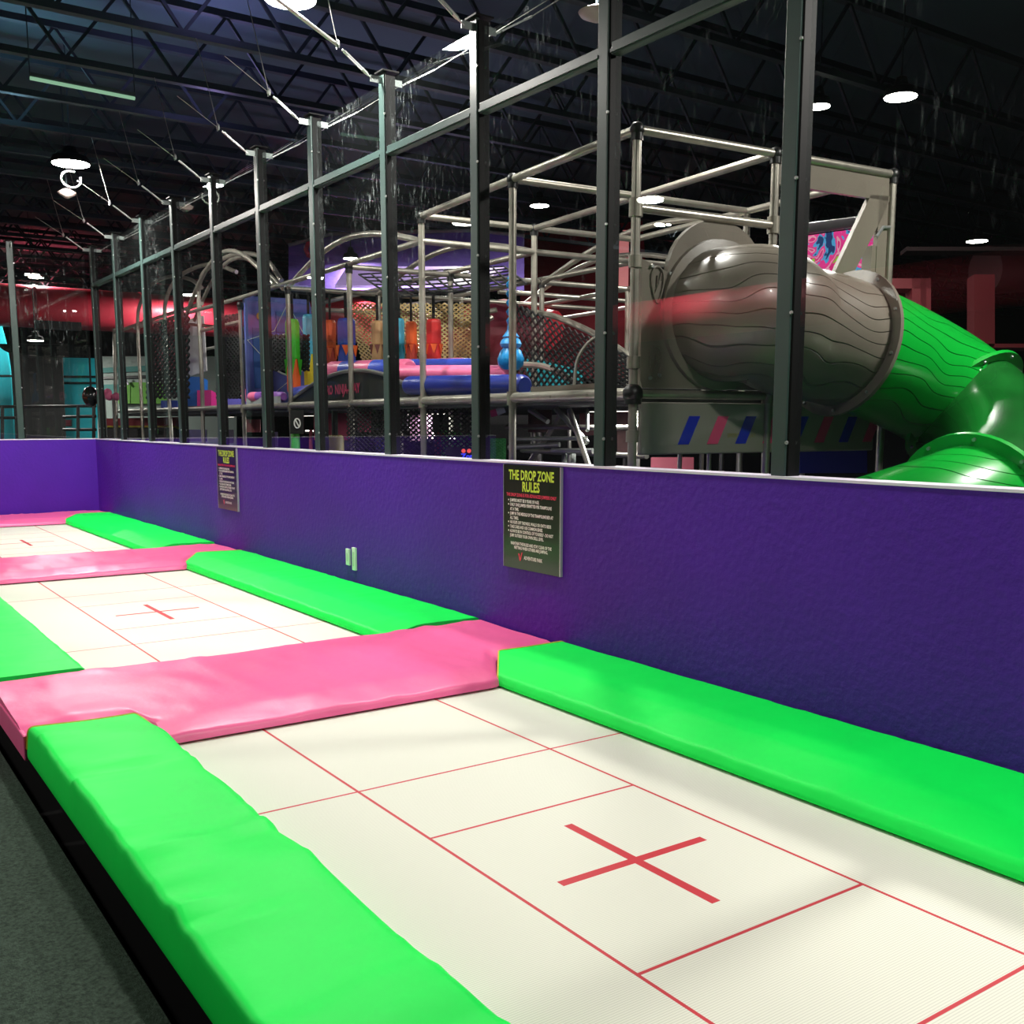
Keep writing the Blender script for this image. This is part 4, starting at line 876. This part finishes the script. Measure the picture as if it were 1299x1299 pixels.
MB().prism([at(786, 292, 23.5), at(798, 292, 23.5), at(797, 368, 23.5), at(785, 363, 23.5)], fw*.05).build('strip', mat('pink_strip', (250, 170, 165), .5, emit=(250, 150, 150), es=.45), t)
# dark red portal frames at right
t = thing('red_portal', at(1160, 420, 15), 'dark red rectangular portal frame behind the slide', 'portal')
rdk = mat('portal_red', (84, 12, 20), .6)
for a_, b_, c_, d_ in ((1128, 353, 1181, 366), (1157, 353, 1175, 405), (1168, 353, 1181, 410)): MB().prism([at(a_, b_, 15), at(c_, b_, 15), at(c_, d_, 15), at(a_, d_, 15)], fw*.25).build('frame_bar', rdk, t)
t = thing('red_portal', at(1250, 420, 15), 'dark red upright and low beam at the right frame edge', 'portal')
for a_, b_, c_, d_ in ((1236, 348, 1262, 436), (1262, 436, 1330, 441), (1150, 313, 1330, 318)): MB().prism([at(a_, b_, 15.5), at(c_, b_, 15.5), at(c_, d_, 15.5), at(a_, d_, 15.5)], fw*.25).build('frame_bar', rdk if b_ != 313 else mat('portal_dark', (30, 8, 12), .8), t)
# under-deck dark interior, small bright signs
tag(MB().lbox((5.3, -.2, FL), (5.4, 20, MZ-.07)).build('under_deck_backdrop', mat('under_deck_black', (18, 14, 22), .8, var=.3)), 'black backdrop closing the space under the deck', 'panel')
def usign(px0, py0, px1, py1, d, bm_, label): 
    t = thing('small_sign', at((px0+px1)/2, py1, d), label, 'sign'); MB().prism([at(px0, py1, d), at(px1, py1, d), at(px1, py0, d), at(px0, py0, d)], fw*.03).build('sign_board', bm_, t); return t
t = usign(368, 520, 385, 550, 12.3, joint_m, 'black sign with a white crossed circle under the deck')
c = at(377, 537, 12.27); MB().tube([c+(rt*math.cos(a_)*.035+Vector((0, 0, 1))*math.sin(a_)*.055) for a_ in [2*math.pi*k/20 for k in range(20)]], .008, 5, closed=True).tube([c+rt*-.02+Vector((0, 0, .04)), c+rt*.02-Vector((0, 0, .04))], .008, 5).build('crossed_circle', whitep, t)
t = usign(280, 545, 296, 562, 15.3, mat('violet_black', (36, 22, 48), .6), 'dark purple board with a white zigzag S mark under the deck')
text_mesh('S', .22, at(284, 562, 15.25), rt, (0, 0, 1), None, t, sx=.8, bold=.004).build('white_letter', whitep, t)
t = usign(566, 567, 602, 583, 9.8, joint_m, 'black box with two red discs over blue letters under the deck')
for px in (588, 595): MB().lathe(at(px, 572, 9.78), [(.020, 0), (.018, .006)], 14, -fw).build('red_disc', emis('red_led', (250, 90, 80), 1), t)
text_mesh('Zone', .07, at(585, 582, 9.77), rt, (0, 0, 1), None, t, bold=.003).build('blue_lettering', emis('blue_led', (60, 70, 250), 1.2), t)
for px0, py0, px1, py1, d, mt, lab in ((369, 550, 380, 572, 12.4, bgreen, 'dark green pad post under the deck, left of the middle'), (414, 552, 436, 574, 12, colm('olive_pad', (120, 110, 50), .6), 'olive padded post under the deck'), (551, 548, 568, 580, 10.8, colm('maroon_pad', (110, 30, 30), .6), 'maroon padded post under the deck'), (476, 556, 490, 575, 11.2, navy, 'navy padded post under the deck')):
    w_ = (px1-px0)/1303*d/2; c = at((px0+px1)/2, py0, d); t = thing('padded_post', (c.x, c.y, FL), lab, 'padded post', 'padded posts under the deck')
    MB().lathe((c.x, c.y, FL), [(w_, 0), (w_, c.z-FL-.03), (w_*.8, c.z-FL)], 16).build('vinyl_pad', mt, t, True); MB().tube([c, Vector((c.x, c.y, MZ-.06))], w_*.35, 8).build('core_pipe', black_f, t)
for px0, py0, px1, py1, d, mt, lab in ((398, 524, 450, 558, 13, colm('rose_board', (150, 45, 75), .6), 'rose red board under the deck behind the mesh'), (620, 556, 642, 590, 10.2, colm('mesh_green', (40, 130, 60), .6), 'green mesh panel under the deck right of the fourth post'), (520, 518, 548, 560, 12, colm('pattern_grey', (90, 60, 80), .6), 'muted pink and grey poster under the deck'), (783, 520, 800, 575, 10.2, colm('taupe_swirl', (150, 105, 100), .6, var=.5, vscale=6), 'taupe swirled board left of the striped panel'), (826, 580, 880, 606, 9.5, colm('rose_board2', (170, 80, 95), .6), 'pinkish board below the striped panel'), (1015, 565, 1100, 600, 10, colm('deep_blue_board', (24, 30, 120), .6), 'deep blue board under the right end of the striped panel')):
    panel('backing_board', [(px0, py0), (px1, py0), (px1, py1), (px0, py1)], d, mt, lab, 'board', .04)
t = thing('candy_striped_roll', at(628, 524, 9.8), 'small red and white striped roll hanging under the deck', 'roll')
MB().tube([at(622, 525, 9.8), at(630, 523, 9.8)], .035, 12).build('red_part', pk, t, True); MB().tube([at(630, 523, 9.8), at(640, 519, 9.8)], .035, 12).build('white_part', white_p, t, True)

# pale boards seen through the black nets
panel('light_board', [(276, 420), (306, 414), (306, 486), (276, 490)], 17.2, colm('pale_grey_board', (150, 150, 146), .6), 'pale grey board behind the net beside the blue panel', 'board')
panel('rose_board', [(190, 415), (238, 404), (238, 470), (190, 470)], 20.6, colm('dusky_rose_board', (150, 70, 84), .6, var=.5, vscale=5), 'dusky rose board behind the net between the hoops', 'board')
# fill lamps with a made-up fixture, added to brighten the space under the deck
for bq_, w_ in ((1.3, 34), (5.2, 34), (9.5, 30), (14, 30)):
    t = thing('under_deck_fill', L(.9, bq_, MZ-.12), 'slim fill lamp added under the playground deck, '+{1.3: 'nearest the slide', 5.2: 'below the pink rollers', 9.5: 'below the blue panel', 14: 'below the hoops'}[bq_], 'lamp', 'added under-deck fill lamps')
    MB().lbox((.86, bq_-.5, MZ-.10), (.94, bq_+.5, MZ-.065)).build('housing', joint_m, t); MB().lbox((.87, bq_-.49, MZ-.106), (.93, bq_+.49, MZ-.101)).build('diffuser', emis('fill_glow', (255, 240, 230), 3), t)
    ld = bpy.data.lights.new('fill_light', 'AREA'); ld.shape = 'RECTANGLE'; ld.size = .9; ld.size_y = .06; ld.energy = w_; lo = bpy.data.objects.new('fill_light', ld); C.objects.link(lo); lo.location = L(.9, bq_, MZ-.115); lo.rotation_euler = (0, 0, math.pi/2)
# clutter under the deck: stools, posters and mesh frames
random.seed(11)
cl = [(345, 548, 352, 566, 13.8, (60, 40, 90)), (392, 545, 396, 570, 13.2, (170, 60, 80)), (454, 522, 470, 548, 12.6, (130, 40, 70)), (486, 520, 496, 540, 12.2, (150, 60, 90)), (505, 522, 517, 545, 11.8, (70, 60, 70)), (670, 520, 700, 548, 10.4, (66, 20, 28)), (735, 524, 760, 552, 10.1, (90, 24, 34)), (232, 545, 262, 560, 17.6, (40, 30, 80)), (310, 532, 330, 548, 15.4, (120, 36, 48))]
for k, (x0, y0, x1, y1, d, c_) in enumerate(cl):
    panel('poster_board', [(x0, y0), (x1, y0), (x1, y1), (x0, y1)], d, colm('poster_%d' % k, c_, .6, var=.5, vscale=9), 'small dim poster board under the deck, '+('below the hoops', 'left of the middle', 'below the arched guard', 'right of the arched guard', 'near the fourth post', 'left of the silver braces', 'right of the silver braces', 'above the far sign', 'below the blue panel')[[7, 8, 0, 1, 2, 3, 4, 5, 6].index(k) if False else {7: 0, 8: 8, 0: 7, 1: 1, 2: 2, 3: 3, 4: 4, 5: 5, 6: 6}[k]], 'poster', .03, 'posters under the deck')
net('climbing_net', [at(560, 582, 10.6), at(640, 590, 9.9), at(640, 560, 9.9), at(560, 545, 10.6)], 16, 8, .006, colm('green_rope', (60, 150, 70), .7), 'small green mesh under the deck behind the fourth post')

# ------------------------------------------------------------------ render settings
w = bpy.data.worlds.new('world'); sc.world = w; w.use_nodes = True; w.node_tree.nodes['Background'].inputs[0].default_value = (.02, .025, .035, 1); w.node_tree.nodes['Background'].inputs[1].default_value = .3
sc.view_settings.view_transform = 'Standard'; sc.view_settings.look = 'None'; sc.view_settings.exposure = 0; sc.view_settings.gamma = 1
sc.cycles.transparent_max_bounces = 64; sc.cycles.max_bounces = 8
sc.cycles.use_denoising = True
sc.cycles.sample_clamp_indirect = 6
